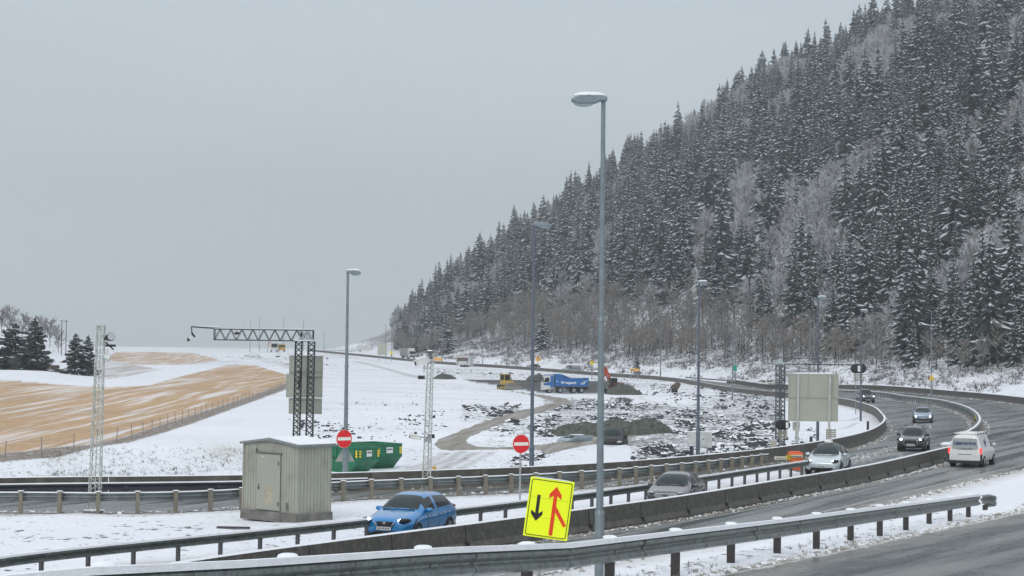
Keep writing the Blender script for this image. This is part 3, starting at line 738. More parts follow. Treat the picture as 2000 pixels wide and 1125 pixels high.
# left mast
b = gp(184, 1001); h = Dp(197, 636, b.y).z - b.z; lean = Dp(197, 636, b.y).x - b.x
t = thing('camera_mast', 'tall pale lattice camera mast at the left, in front of the stubble field', 'mast', tuple(b))
mb = MB(); lattice(mb, (0, 0, 0), (lean, 0, h), .42, .27, 26, .024, .013); mb.box((lean, 0, h), (.33, .33, .03), 0); mb.tube((lean - .1, 0, h + .06), (lean + .12, 0, h + .06), .012, n=5)
mb.tube((.02, -.1, 0), (lean + .02, -.1, h), .022, n=6); mb.build('lattice_shaft', M_latt2, t)
mb = MB(); mb.box((0, 0, .02), (.75, .75, .12), 0); mb.ell((0, 0, .08), (.45, .4, .05), 1, 12, 5); mb.build('base_plate', [M_concl, M_snow], t)
q = lambda u, v: Dp(u, v, b.y) - b
c = q(214, 660); mb = MB(); mb.tube(q(200, 655), q(205, 664), .03, n=6); mb.tube(c - Vector((.08, -.1, 0)), c + Vector((.12, -.28, .05)), .13, .17, 12); o = mb.build('floodlight', M_black, t)
mb = MB(); mb.tube(c + Vector((.10, -.25, .045)), c + Vector((.14, -.32, .06)), .14, .15, 12); mb.build('lens', M_lampoff, o)
mb = MB(); mb.box(q(216, 675), (.36, .22, .09), 0, M=None, rz=.4); mb.tube(q(206, 668), q(222, 683), .03, n=6); mb.build('sensor', M_black, t)
mb = MB(); mb.tube(q(210, 682), q(208, 694), .05, n=8); mb.tube(q(203, 697), q(215, 699), .12, .14, 12); mb.build('bracket_camera', M_camw, t)
# centre mast with cameras
b = gp(832, 968); h = Dp(841, 690, b.y).z - b.z; lean = Dp(841, 694, b.y).x - b.x
t = thing('camera_mast', 'slim lattice mast with a white box camera behind the blue car', 'mast', tuple(b)); q = lambda u, v: Dp(u, v, b.y) - b
mb = MB(); lattice(mb, (0, 0, 0), (lean, 0, h), .36, .24, 24, .024, .014); mb.tube((.05, -.1, 0), (lean + .03, -.08, h - .2), .03, n=6); mb.build('lattice_shaft', M_latt2, t)
mb = MB(); mb.box((lean - .03, 0, h - .08), (.30, .26, .36), 0); mb.ell((lean - .03, 0, h + .1), (.15, .13, .05), 1, 10, 5); mb.build('junction_box', [mat('dark grey box', (.09, .10, .11), .5), M_snow], t)
boxcam(t, q(825, 706) + Vector((0, -.18, 0)), R(200), R(16), .66)
mb = MB(); mb.tube(q(829, 712), q(828, 728), .045, .035, 8); mb.tube(q(836, 716), q(828, 722), .03, n=6); mb.build('bracket', M_camw, t)
mb = MB(); mb.box(q(823, 737), (.30, .16, .17), 0, rz=-.3); o = mb.build('infrared_lamp', M_galv, t); mb = MB(); mb.box(q(822.5, 737) + Vector((0, -.10, 0)), (.24, .05, .12), 0, rz=-.3); mb.build('lens', M_black, o)
mb = MB(); mb.box(q(826, 854), (1.05, .1, .05), 0); mb.box(q(835, 860), (.26, .34, .16), 0); mb.build('cross_arm', M_galv, t)
boxcam(t, q(811, 855) + Vector((0, -.05, .02)), R(190), R(-8), .5)
mb = MB(); mb.box(q(842, 852), (.32, .2, .17), 0, bev=.03); mb.build('camera', M_blackp, t)
# left gantry with truss arm
b = gp(593, 905); b = gd(593, b.y); dd = b.y
t = thing('gantry_tower', 'dark lattice tower with a long truss arm reaching left over the field', 'gantry', tuple(b)); q = lambda u, v, e_=0: Dp(u, v, dd + e_) - b
hz_ = q(596, 667).z
mb = MB()
for dx in (-.36, .36):
    lattice(mb, (dx * 1.0, 0, 0), (dx * 1.0 + q(596, 667).x, 0, hz_), .36, .36, 22, .03, .018, nx=2)
mb.build('tower', M_lattice, t)
mb = MB(); za = q(500, 644).z; zb = q(500, 665).z; xa = q(419, 650).x; xb = q(612, 650).x
for y in (-.2, .2):
    mb.tube((xa, y, za + .02), (xb, y, za), .035, n=6); mb.tube((xa, y, zb + .02), (xb, y, zb), .035, n=6); n = 18
    for k in range(n):
        x0 = xa + (xb - xa) * k / n; x1 = xa + (xb - xa) * (k + 1) / n
        mb.tube((x0, y, za if k % 2 else zb), (x1, y, zb if k % 2 else za), .018, n=4)
    mb.tube((xa, y, za), (xa, y, zb), .025, n=4); mb.tube((xb, y, za), (xb, y, zb), .03, n=4)
for k in range(0, 19, 2):
    x0 = xa + (xb - xa) * k / 18; mb.tube((x0, -.2, za), (x0, .2, za), .015, n=4); mb.tube((x0, -.2, zb), (x0, .2, zb), .015, n=4)
arm = mb.build('truss_arm', M_lattice, t)
mb = MB(); mb.box(((xa + xb) / 2, 0, za + .05), (xb - xa, .42, .035), 0); mb.box((q(596, 662).x, -.1, zb + .03), (1.1, .7, .05), 0); mb.build('snow_cap', M_snow, arm)
mb = MB(); mb.tube((q(440, 646).x, 0, za + .02), q(374, 638), .05, .04, 6); mb.box((q(380, 640).x * .5 + q(430, 644).x * .5, 0, za + .17), (1.2, .05, .03), 1); mb.build('boom', [M_lattice, M_snow], t)
mb = MB(); mb.tube(q(374, 638), q(375, 652), .03, n=6); mb.prism([(0, 0), (.22, -.28), (.1, -.32), (-.05, -.1)], -.05, .05, 0, M=Matrix.Translation(q(375, 648))); mb.box(q(373, 659), (.34, .2, .14), 1, rz=.4); mb.box(q(368, 663), (.12, .2, .2), 0); mb.build('hanging_camera', [M_black, M_camw], t)
mb = MB(); mb.box(q(463, 651), (.26, .26, .12), 0); mb.box(q(463, 657), (.26, .2, .14), 1); mb.tube(q(459, 662), q(463, 646), .02, n=5); mb.build('camera', [M_black, M_camw], t)
mb = MB()
for a in ((584, 646, 592, 664), (584, 664, 590, 646), (596, 646, 606, 664), (588, 646, 600, 664), (600, 646, 609, 664)):
    mb.prism([(q(a[0], a[1]).x, q(a[0], a[1]).z), (q(a[0], a[1]).x + .14, q(a[0], a[1]).z), (q(a[2], a[3]).x + .14, q(a[2], a[3]).z), (q(a[2], a[3]).x, q(a[2], a[3]).z)], -.24 - .004 * a[0] % .02, -.22, 0)
mb.build('gusset_plate', M_galv, t)
mb = MB(); mb.box(q(586, 750) + Vector((0, -.25, 0)), (.16, .12, .5), 0); mb.box(q(587, 735) + Vector((0, -.25, 0)), (.05, .1, .9), 0); mb.tube(q(584, 741) + Vector((0, -.3, 0)), q(578, 745) + Vector((0, -.3, 0)), .03, n=5); mb.build('sensor', M_black, t)
# panels on the far side of the tower: a stack of sign backs
def panel(x0, y0, x1, y1, d, nm, par, base, m_=M_greenpanel, th=.05, ribs=()):
    a = Dp(x0, y0, d) - base; c_ = Dp(x1, y1, d) - base; mb = MB(); xs = (a.x + c_.x) / 2; zs = (a.z + c_.z) / 2; w_ = abs(c_.x - a.x); h_ = abs(a.z - c_.z)
    mb.box((xs, a.y, zs), (w_, th, h_), 0)
    fr = .035
    for sx in (-1, 1): mb.box((xs + sx * (w_ / 2), a.y - .012, zs), (fr, th + .03, h_ + fr), 0)
    for sz in (-1, 1): mb.box((xs, a.y - .014, zs + sz * (h_ / 2)), (w_ + fr, th + .028, fr), 0)
    for rv in ribs: mb.box((xs, a.y - .05, a.z + (c_.z - a.z) * rv), (w_ * .98, .06, .05), 0)
    return mb.build(nm, m_, par)
ts = thing('sign_stack', 'stack of three pale green sheet metal sign backs behind the lattice tower', 'sign', tuple(gd(597, dd + 1.2)))
bb = ts.location.copy()
panel(566, 695, 630, 737, dd + 1.2, 'top_panel', ts, bb, ribs=(.75,)); panel(560, 731, 600, 776, dd + 1.0, 'side_panel', ts, bb); panel(598, 737, 629, 776, dd + 1.2, 'middle_panel', ts, bb, ribs=(.05,)); panel(565, 778, 628, 808, dd + 1.2, 'bottom_panel', ts, bb, ribs=(.06,))
mb = MB()
for x in (-.45, .45): mb.tube((x, .12, -.2), (x + .05, .12, Dp(597, 697, dd + 1.2).z - bb.z), .05, n=8)
mb.build('post', M_greenpanel, ts)
# right gantry
b = gp(1521, 884); dd = b.y; t = thing('gantry_tower', 'slender lattice tower with a thin truss boom behind the orange crash cushion', 'gantry', tuple(b)); q = lambda u, v: Dp(u, v, dd) - b
mb = MB()
for u in (1518.3, 1528.5): lattice(mb, (q(u, 880).x, 0, 0), (q(u + 1, 711).x, 0, q(1524, 711).z), .25, .25, 20, .022, .014, nx=2)
mb.build('tower', mat('mid grey lattice', (.10, .12, .125), .5, .3), t)
mb = MB(); zt_ = q(1600, 712).z; zu = q(1600, 700.5).z; x0 = q(1514, 0).x; x1 = q(1684, 0).x
mb.tube((x0, 0, zt_), (x1, 0, zt_), .03, n=6); mb.tube((x0, .0, zu), (x1, .0, zu), .018, n=6)
for k in range(24):
    a = x0 + (x1 - x0) * k / 24; c = x0 + (x1 - x0) * (k + 1) / 24; mb.tube((a, 0, zt_ if k % 2 else zu), (c, 0, zu if k % 2 else zt_), .009, n=3)
mb.tube((x1, 0, zt_), (x1, 0, zu), .02, n=4); mb.build('truss_arm', M_lattice, t)
mb = MB(); vs = [(q(1516, 0).x, -.25, zt_), (q(1537, 0).x, -.25, zt_), (q(1537, 0).x, .25, zt_), (q(1516, 0).x, .25, zt_), (q(1527, 0).x, 0, q(1527, 698).z)]
mb.add(vs, [(0, 1, 4), (1, 2, 4), (2, 3, 4), (3, 0, 4), (3, 2, 1, 0)]); mb.box((q(1526, 0).x, 0, zt_), (.85, .55, .05), 0); mb.build('peaked_cap', M_galv, t)

# big sign back on two posts
b = gp(1590, 868); dd = b.y; t = thing('road_sign', 'big square pale green sign back on two round posts', 'sign', tuple(b)); bb = b
panel(1540, 731, 1637, 777, dd, 'upper_panel', t, bb); panel(1540, 777.6, 1636, 823, dd, 'lower_panel', t, bb)
q = lambda u, v: Dp(u, v, dd) - b
for u in (1558.5, 1620):
    mb = MB(); mb.tube((q(u - 2, 868).x, -.16, -.2), (q(u + .5, 731).x, -.16, q(u, 731).z), .085, n=12); mb.build('post', mat('pale post', (.48, .50, .46), .5, .2), t, smooth=False)
mb = MB()
for u in (1546, 1583, 1631): mb.box((q(u, 0).x, -.06, (q(u, 727).z + q(u, 779).z) / 2), (.05, .05, q(u, 727).z - q(u, 779).z), 0)
mb.build('rib', M_greenpanel, t)
mb = MB(); mb.ell((q(1588, 0).x, 0, q(1588, 729.5).z), (1.85, .08, .07), 0, 16, 4); mb.build('snow_cap', M_snow, t)
# cabinet hung on the sign post, cabinet by the tower
def cabinet(u, v, w_, h_, d, label, m_=M_greenpanel, leg=True, dp=.35, cat='cabinet', nm='control_cabinet'):
    p = Dp(u, v, d); g_ = float(gz(p.x, p.y)); t = thing(nm, label, cat, (p.x, p.y, p.z - h_ * d / FOC / 2)); W_ = w_ * d / FOC; H_ = h_ * d / FOC
    mb = MB(); mb.box((0, 0, H_ / 2), (W_, dp, H_), 0, bev=.02); mb.box((0, -dp / 2 - .012, H_ / 2), (W_ * .88, .02, H_ * .9), 0); mb.build('housing', m_, t)
    mb = MB(); mb.box((W_ * .34, -dp / 2 - .03, H_ * .5), (.04, .03, .12), 0); mb.build('handle', M_black, t)
    mb = MB(); mb.box((0, 0, H_ + .02), (W_ * 1.04, dp * 1.08, .04), 0); mb.build('snow_cap', M_snow, t)
    if leg: mb = MB(); mb.tube((0, 0, g_ - t.location.z), (0, 0, .02), .05, n=8); mb.build('post', M_galv, t)
    return t
cabinet(1555, 833, 13, 16, 136.6, 'off-white box fixed low on the left post of the big sign back', mat('off white cabinet', (.55, .56, .50), .5), dp=.3)
cabinet(1511, 873, 11, 26, 124, 'tall narrow beige cabinet beside the slender lattice tower', mat('beige cabinet', (.42, .40, .32), .55), leg=False)
# slatted sign back on the barrier
p = Dp(1623, 853, 131); t = thing('slatted_sign_back', 'small slatted beige sign back standing on the barrier behind the silver car', 'sign', (p.x, p.y, p.z - .55))
mb = MB()
for k in range(7): mb.box((0, 0, .1 + k * .15), (.68, .05, .10), 0)
for x in (-.28, .28, 0): mb.box((x, .04, .52), (.04, .04, 1.2), 0)
mb.build('slats', mat('beige slats', (.27, .26, .20), .6), t)
mb = MB(); mb.tube((0, .07, -1.3), (0, .07, .3), .04, n=8); mb.build('post', M_galv, t)
# black oval signals
def oval(u, v, w_, h_, d, label, wx):
    p = Dp(u, v, d); g_ = float(gz(p.x, p.y)); k = d / FOC; t = thing('signal_board', label, 'signal', (p.x, p.y, g_)); z = p.z - g_; W_ = w_ * k; H_ = h_ * k
    pts = []; r = H_ / 2
    for s_ in (1, -1):
        for a in np.linspace(-90, 90, 9): pts.append((s_ * (W_ / 2 - r) + s_ * r * math.cos(R(a)), z + s_ * r * math.sin(R(a))))
    mb = MB(); mb.prism(pts, -.04, .04, 0); mb.build('backing_board', M_black, t)
    for dx in ((-.26, .26)):
        mb = MB(); mb.tube((dx * W_, -.05, z), (dx * W_, -.22, z), H_ * .27, H_ * .30, 14); mb.build('signal_hood', M_blackp, t)
    mb = MB(); mb.box((wx * W_, -.25, z), (W_ * .17, .06, H_ * .62), 0); mb.build('rear_box', M_white, t)
    mb = MB()
    for j in range(5): mb.box((0, 0, z - H_ * .62 - j * H_ * .16), (W_ * .62, .04, H_ * .11), 0)
    mb.box((-W_ * .2, .03, z - H_ * .9), (.04, .04, H_ * .9), 0); mb.box((W_ * .2, .03, z - H_ * .9), (.04, .04, H_ * .9), 0); mb.build('louvred_plate', mat('beige slats', (.27, .26, .20), .6), t)
    mb = MB(); mb.tube((-.15 * W_, .1, -.1), (-.15 * W_, .1, z + H_ * .3), .045, n=8); mb.build('post', M_galv, t)
    return t
oval(1676.5, 720, 31, 18.5, 205, 'black oval signal board over a louvred plate, right of the big sign back', .02)
oval(1529, 830, 29, 19, 121, 'black oval signal board low behind the slender lattice tower', .25)

# ================================================================ signs
def disc(mb, r, y, mi=0, n=40, th=.012, c=(0, 0)):
    mb.prism([(c[0] + r * math.cos(2 * math.pi * i / n), c[1] + r * math.sin(2 * math.pi * i / n)) for i in range(n)], y, y + th, mi)
def noentry(p, r, rz, label, posth=None, grp=None):
    t = thing('no_entry_sign', label, 'road sign', tuple(p), rz)
    mb = MB(); disc(mb, r, 0, 0); o = mb.build('sign_face', M_red, t)
    mb = MB(); disc(mb, r * 1.03, .014, 0, th=.02); mb.build('rim', M_white, t)
    mb = MB(); mb.box((0, -.004, 0), (r * 1.72, .006, r * .36), 0); mb.build('white_bar', mat('reflective white', (.78, .80, .72), .4), t)
    if posth: mb = MB(); mb.tube((0, .07, r * .7), (0, .07, -posth), .04, n=10); mb.build('post', mat('pale galvanised post', (.36, .38, .37), .5, .3), t)
    return t
d3 = L3.location.y
noentry(Dp(672.5, 857, d3 - .35), .44, R(37), 'red no-entry sign on the lamp pole beside the green skips')
p = Dp(1018, 867, 80); noentry(p, .385, R(26), 'red no-entry sign on its own post left of the yellow merge sign', posth=p.z + .1)
p = Dp(674, 885, d3 + .2); t = thing('give_way_sign', 'grey back of a triangular sign behind the lamp pole by the skips', 'road sign', tuple(p), R(10))
mb = MB(); mb.prism([(-.48, -.42), (.48, -.42), (0, .42)], 0, .02, 0); mb.build('sign_back', mat('aluminium', (.36, .37, .34), .5, .2), t)
# yellow merge sign, tilted
ym = Dp(1072, 994, 33); ys = FOC / 33
t = thing("merge_sign", 'tilted fluorescent yellow merge sign with black and red arrows', 'road sign', tuple(ym), R(-8), tilt=0)
t.rotation_euler = (0, R(-7.2 + 180) if False else R(7.2), R(0))
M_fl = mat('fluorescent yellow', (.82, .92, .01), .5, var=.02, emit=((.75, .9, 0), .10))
W2, H2 = .385, .515
mb = MB(); mb.box((0, .012, 0), (W2 * 2, .024, H2 * 2), 0, bev=0); mb.build('sign_board', M_fl, t, bevel=.01)
mb = MB(); i = .035; b_ = .012
for a, c, w_, h_ in ((0, H2 - i, W2 * 2 - 2 * i - .04, b_), (0, -H2 + i, W2 * 2 - 2 * i - .04, b_), (-W2 + i, 0, b_, H2 * 2 - 2 * i - .04), (W2 - i, 0, b_, H2 * 2 - 2 * i - .04)): mb.box((a, -.003, c), (w_, .004, h_), 0)
for sx in (-1, 1):
    for sz in (-1, 1): mb.box((sx * (W2 - i - .012), -.003, sz * (H2 - i - .012)), (.03, .004, b_), 0, M=Matrix.Translation((sx * (W2 - i - .012), 0, sz * (H2 - i - .012))) @ Matrix.Rotation(R(45 * sx * sz), 4, 'Y') @ Matrix.Translation((-sx * (W2 - i - .012), 0, -sz * (H2 - i - .012))))
mb.build('black_border', M_black, t)
mb = MB(); x = -.20
mb.prism([(x - .028, .22), (x + .028, .22), (x + .028, -.10), (x + .10, -.05), (x + .10, -.115), (x, -.235), (x - .10, -.115), (x - .10, -.05), (x - .028, -.10)], -.006, -.001, 0); mb.build('black_arrow', M_black, t)
mb = MB(); x = .085
mb.prism([(x - .032, -.45), (x + .032, -.45), (x + .032, .24), (x + .105, .18), (x + .105, .26), (x, .40), (x - .105, .26), (x - .105, .18), (x - .032, .24)], -.0065, -.002, 0)
mb.prism([(x + .035, .06), (x + .25, -.25), (x + .205, -.285), (x + .035, -.05)], -.0065, -.002, 0); mb.build('red_arrow', mat('red arrow', (.80, .05, .01), .45), t)
mb = MB()
for z in (.17, -.17): mb.box((0, -.0008, z), (W2 * 1.8, .001, .004), 0)
mb.build('fold_line', mat('fold line', (.35, .38, .02), .6), t)
mb = MB(); mb.ell((0, .012, H2 + .004), (W2 * .95, .02, .012), 0, 14, 4); mb.build('snow_cap', M_snow, t)
mb = MB(); mb.tube((0, .05, -H2 * .9), (-.03, .08, -1.7), .02, n=8); mb.tube((0, .05, .3), (0, .05, -H2), .02, n=8); mb.box((-.03, .08, -1.72), (.6, .5, .06), 0); mb.build('stand', M_galv, t)
mb = MB(); mb.box((0, .045, 0), (.05, .03, H2 * 1.9), 0); mb.build('back_bar', M_galv, t)
# far yellow signs
def board(u, v, w_, h_, d, label, m_, shape='rect', frame=None, marks=None, posts=1, cat='road sign', nm='road_sign', face=0, vb=None):
    p = Dp(u, v, d); k = d / FOC; g_ = float(gz(p.x, p.y)); t = thing(nm, label, cat, (p.x, p.y, g_), face); z = p.z - g_; W_ = w_ * k; H_ = h_ * k
    mb = MB()
    if shape == 'rect': mb.box((0, 0, z), (W_, .05, H_), 0)
    elif shape == 'round': disc(mb, W_ / 2, -.02, 0, c=(0, z), th=.04)
    elif shape == 'tri': mb.prism([(-W_ / 2, z - H_ / 2), (W_ / 2, z - H_ / 2), (0, z + H_ / 2)], -.02, .02, 0)
    mb.build('sign_face', m_, t)
    if frame:
        mb = MB()
        if shape == 'tri': mb.prism([(-W_ * .62, z - H_ * .62), (W_ * .62, z - H_ * .62), (0, z + H_ * .68)], .025, .045, 0)
        elif shape == 'round': mb.prism([(-W_ * .7, z), (0, z - W_ * .7), (W_ * .7, z), (0, z + W_ * .7)], .025, .05, 0) if frame[1] == 'dia' else disc(mb, W_ * .56, .022, 0, c=(0, z))
        else: mb.box((0, .03, z), (W_ * 1.08, .03, H_ * 1.1), 0)
        mb.build('frame', frame[0], t)
    if marks:
        mb = MB()
        for a, c, w2, h2 in marks: mb.box((a * W_, -.04, z + c * H_), (w2 * W_, .02, h2 * H_), 0)
        mb.build('symbol', M_black, t)
    for j in range(posts):
        x = 0 if posts == 1 else (-.35 + .7 * j) * W_
        mb = MB(); mb.tube((x, .09, -.1), (x, .09, z + H_ * .35), .05 + d * .0001, n=8); mb.build('post', M_galv, t)
    return t
M_ys = mat('yellow sign', (.85, .70, .04), .5); M_os = mat('orange yellow sign', (.80, .42, .10), .5)
board(1156.5, 709, 7.6, 7.6, 440, 'round yellow sign with a black turning symbol, near the grey van', M_ys, 'round', (mat('orange frame', (.75, .4, .05), .5), 'dia'), [(0, 0, .12, .5), (.14, .18, .3, .12), (-.1, -.1, .2, .12)])
board(1239, 722.5, 19, 5, 430, 'wide low orange board on two legs beyond the excavator', M_os, 'rect', None, [(-.2, 0, .3, .3)], posts=2)
board(1051, 701, 9, 9, 500, 'square orange sign behind the second lamp pole, beside a dark red car', M_os, 'rect', None, [(0, .25, .5, .1), (0, 0, .5, .12)], posts=1)
board(764, 689, 6, 6, 640, 'small round yellow sign beside the distant large sign back', M_ys, 'round', (M_galv, 'x'), [(0, 0, .3, .1)])
board(747, 682.5, 19, 21, 650, 'large distant sign back at the end of the bridge', mat('pale panel far', (.40, .42, .36), .6), 'rect', None, None, posts=2)
board(855, 701.5, 16, 6, 600, 'low orange board left of the white trailer kiosk', M_os, 'rect', None, None, posts=2)
board(1435.5, 719, 7.5, 11.5, 395, 'small green road sign with white marks beyond the long barrier', mat('green sign', (.01, .30, .20), .4), 'rect', (M_white, 'x'), None)
board(1819.5, 737, 10, 9.5, 262, 'yellow triangular warning sign on the lamp pole beyond the bend', M_ys, 'tri', (mat('red orange frame', (.75, .12, .02), .5), 'x'), [(0, -.1, .1, .4)])

# ================================================================ small road furniture
def marker(u, v, label, d, h=.75, w_=.2, cols=(M_yel, M_black)):
    p = Dp(u, v, d); t = thing('hazard_marker', label, 'marker', tuple(p), 0, 'striped hazard markers'); mb = MB(); n = 5
    mb.box((0, 0, h / 2), (w_, .03, h), 0)
    for k in range(n):
        z0 = h * (k + .15) / n; s_ = h / n * .5
        mb.prism([(-w_ / 2, z0), (w_ / 2, min(h, z0 + w_ * .5)), (w_ / 2, min(h, z0 + w_ * .5 + s_)), (-w_ / 2, min(h, z0 + s_))], -.022, -.016, 1)
    mb.build('striped_board', cols, t); mb = MB(); mb.box((0, .02, -.08), (w_ * 1.6, .3, .12), 0); mb.build('foot', M_black, t); return t
marker(848, 935, 'striped red and yellow marker board behind the barrier near the centre mast', gp(848, 936).y, h=.62, w_=.19, cols=(M_yel, mat('dark red', (.22, .02, .02), .5)))
for u, v, dd_, lb in ((1708, 798, 208, 'first yellow reflector on the inner barrier near the dark van'), (1724, 813, 178, 'second yellow reflector on the inner barrier at the tip of the bend'), (1905, 817, 172, 'yellow reflector on the tip of the median rail'), (1883, 848, 140, 'yellow reflector on the median rail above the white van'), (1796, 784, 260, 'small pale reflector on the median rail above the light blue car'), (1699, 790, 222, 'white reflector at the front of the dark van')):
    marker(u, v + 2, lb, dd_, h=.36, w_=.12, cols=(M_yel if 'pale' not in lb and 'white' not in lb[:6] else M_white, M_black))
for u, v, lb in ((1695, 842, 'short black bollard on the snow inside the bend'), (1584, 876, 'dark bollard left of the lamp at the big sign back'), (1350, 897, 'dark bollard below the white cabinet')):
    b = gp(u, v - 2); t = thing('bollard', lb, 'bollard', tuple(b)); mb = MB(); mb.tube((0, 0, -.1), (0, 0, .75), .11, .10, 10); mb.build('body', mat('dark navy', (.02, .02, .05), .5), t); mb = MB(); mb.ell((0, 0, .76), (.09, .09, .05), 0, 10, 5); mb.build('snow_cap', M_snow, t)
# white cabinet / container on the work site
b = gp(1366, 888); kk = b.y / FOC; t = thing('white_cabinet', 'wide white cabinet behind the barrier, partly hidden by a lamp pole', 'cabinet', tuple(b), R(-4))
mb = MB(); mb.box((0, 0, .95), (1.55, .5, .95), 0); mb.box((.72, 0, .95), (.12, .52, 1.0), 0); mb.box((-.1, -.27, .95), (1.1, .02, .85), 0); o = mb.build('housing', mat('grey white enamel', (.52, .55, .53), .5), t)
mb = MB(); mb.box((0, 0, 1.45), (1.6, .55, .05), 0); mb.build('snow_cap', M_snow, t)
mb = MB(); mb.box((-.1, -.285, .9), (.05, .02, .09), 0); mb.box((.25, -.285, 1.0), (.06, .02, .08), 0); mb.box((-.62, -.285, 1.2), (.05, .02, .05), 0); mb.build('latch', M_black, t)
mb = MB(); mb.box((-.4, 0, .25), (.1, .4, .6), 0); mb.box((.5, 0, .25), (.1, .4, .6), 0); mb.build('leg', M_galv, t)
# crash cushion
b = Dp(1548, 893, 106); b.z = 0; t = thing('crash_cushion', 'orange crash cushion with a white nose rail and yellow chevron plate', 'crash cushion', tuple(b), R(4))
K = 106 / FOC; q = lambda u, v: Dp(u, v, 106) - b
def bx_(u0, v0, u1, v1, dy, dep, m_, nm, bev=.02):
    a = q(u0, v0); c = q(u1, v1); mb = MB(); mb.box(((a.x + c.x) / 2, dy, (a.z + c.z) / 2), (c.x - a.x, dep, a.z - c.z), 0); return mb.build(nm, m_, t, bevel=bev)
bx_(1541, 884, 1566, 903, 0, .8, M_orange, 'orange_module'); bx_(1543, 881.5, 1563, 884.5, 0, .7, mat('orange lid', (.70, .10, .03), .5), 'module_lid'); bx_(1544, 906, 1566, 920, .1, .7, mat('orange red module', (.72, .13, .06), .5), 'lower_module')
w1 = bx_(1509, 890.5, 1532, 897, -.45, .1, mat('cream rail', (.62, .60, .50), .5), 'nose_rail'); w2 = bx_(1541, 887.5, 1564, 893, -.45, .1, mat('cream rail', (.62, .60, .50), .5), 'side_rail')
mb = MB()
for k in range(5): mb.tube(q(1513 + 4.2 * k, 894) + Vector((0, -.53, 0)), q(1513 + 4.2 * k, 894) + Vector((0, -.49, 0)), .035, n=8); 
for k in range(5): mb.tube(q(1543 + 4.1 * k, 890.4) + Vector((0, -.53, 0)), q(1543 + 4.1 * k, 890.4) + Vector((0, -.49, 0)), .035, n=8)
mb.build('bolt_hole', M_black, t)
bx_(1532, 888, 1541.5, 897, -.5, .08, M_yel, 'chevron_plate', .0)
mb = MB()
for k in range(4): mb.box(q(1533.6 + 2.2 * k, 892.5) + Vector((0, -.555, 0)), (.022, .01, .25), 0)
mb.build('chevron', M_black, t)
mb = MB(); a = q(1516, 897); mb.tube((a.x, -.45, a.z), (a.x, -.45, 0), .04, n=8); a = q(1536, 897); mb.tube((a.x, -.45, a.z), (a.x, -.45, 0), .05, n=8); mb.build('stanchion', M_galv, t)

# ================================================================ shed
b0 = P0(592, 1008)   # near right corner at ground
t = thing('equipment_shed', 'corrugated grey-green sheet metal equipment shed with a rusty door, snow on its roof', 'shed')
cr_ = P0(581, 1022); cl = P0(474, 1011)
ex = (cl - cr_); wx = ex.length; ang = math.atan2(cr_.y - cl.y, cr_.x - cl.x)
t.location = cr_; t.rotation_euler = (0, 0, ang)       # local -x runs along the door wall, +y is backwards
WX = wx; DY = 1.68; hgt = 2.80; fh = .34
side_dir = 1
def corr(mb, x0, x1, y, z0, z1, axis='x', pitch=.155, dep=.028, mi=0):
    n = int(abs(x1 - x0) / pitch); P = []
    for k in range(n + 1):
        a = x0 + (x1 - x0) * k / n; s_ = (x1 - x0) / n
        P += [(a, 0), (a + s_ * .62, 0), (a + s_ * .74, dep), (a + s_ * .88, dep)] if k < n else [(a, 0)]
    vs = []
    for z in (z0, z1):
        for p in P: vs.append((p[0], y + p[1], z) if axis == 'x' else (y - p[1], p[0], z))
    m_ = len(P); mb.add(vs, [(i, i + 1, m_ + i + 1, m_ + i) for i in range(m_ - 1)], mi)
M_shed = mat('grey green cladding', (.34, .345, .29), .55, .1, .07, .8, dirt=((.20, .19, .15), .4, 1.3))
M_shedt = mat('shed trim', (.22, .24, .24), .5, .2)
mb = MB(); corr(mb, -WX, 0, 0, fh, hgt + .1); corr(mb, 0, DY, 0, fh, hgt + .02, axis='y'); mb.box((-WX / 2, DY / 2, (fh + hgt) / 2), (WX - .08, DY - .08, hgt - fh), 0)
mb.prism([(-WX, hgt + .02), (0, hgt + .02), (0, hgt + .08), (-WX / 2, hgt + .26), (-WX, hgt + .08)], .03, .06, 0)
mb.box((-.02, -.01, (fh + hgt) / 2), (.06, .05, hgt - fh), 0); mb.box((-WX + .02, -.01, (fh + hgt) / 2), (.06, .05, hgt - fh), 0)
mb.build('wall', M_shed, t)
mb = MB(); mb.box((-WX / 2, -.03, .16), (WX + .04, .18, .36), 0); mb.box((-.02, DY / 2, .16), (.2, DY + .04, .36), 0); mb.box((-WX / 2, DY / 2, .1), (WX, DY, .2), 0); mb.build('foundation', M_concl, t, bevel=.02)
mb = MB(); ov = .1
for s_ in (0, 1):
    xa_, xb_ = (-WX - ov, -WX / 2) if s_ == 0 else (-WX / 2, ov); za_, zb_ = (hgt + .07, hgt + .27) if s_ == 0 else (hgt + .27, hgt + .07)
    mb.prism([(xa_, za_ - .05), (xb_, zb_ - .05), (xb_, zb_ + .03), (xa_, za_ + .03)], -.12, DY + .15, 0)
rf = mb.build('roof', M_shedt, t)
mb = MB()
mb.prism([(-WX - ov, hgt + .105), (-WX / 2, hgt + .305), (-WX / 2, hgt + .33), (-WX - ov + .03, hgt + .125)], -.08, DY + .13, 0)
mb.prism([(-WX / 2, hgt + .305), (ov, hgt + .105), (ov - .02, hgt + .135), (-WX / 2, hgt + .335)], -.08, DY + .13, 0); mb.build('snow_cap', M_snow, rf)
M_doorm = mat('shed door', (.335, .34, .285), .5, .1, .05, 1)
dx0 = -WX * .735; dw = WX * .43
mb = MB(); mb.box((dx0 + dw / 2, -.045, fh + 1.10), (dw, .04, 2.10), 0); dr = mb.build('door', M_doorm, t, bevel=.01)
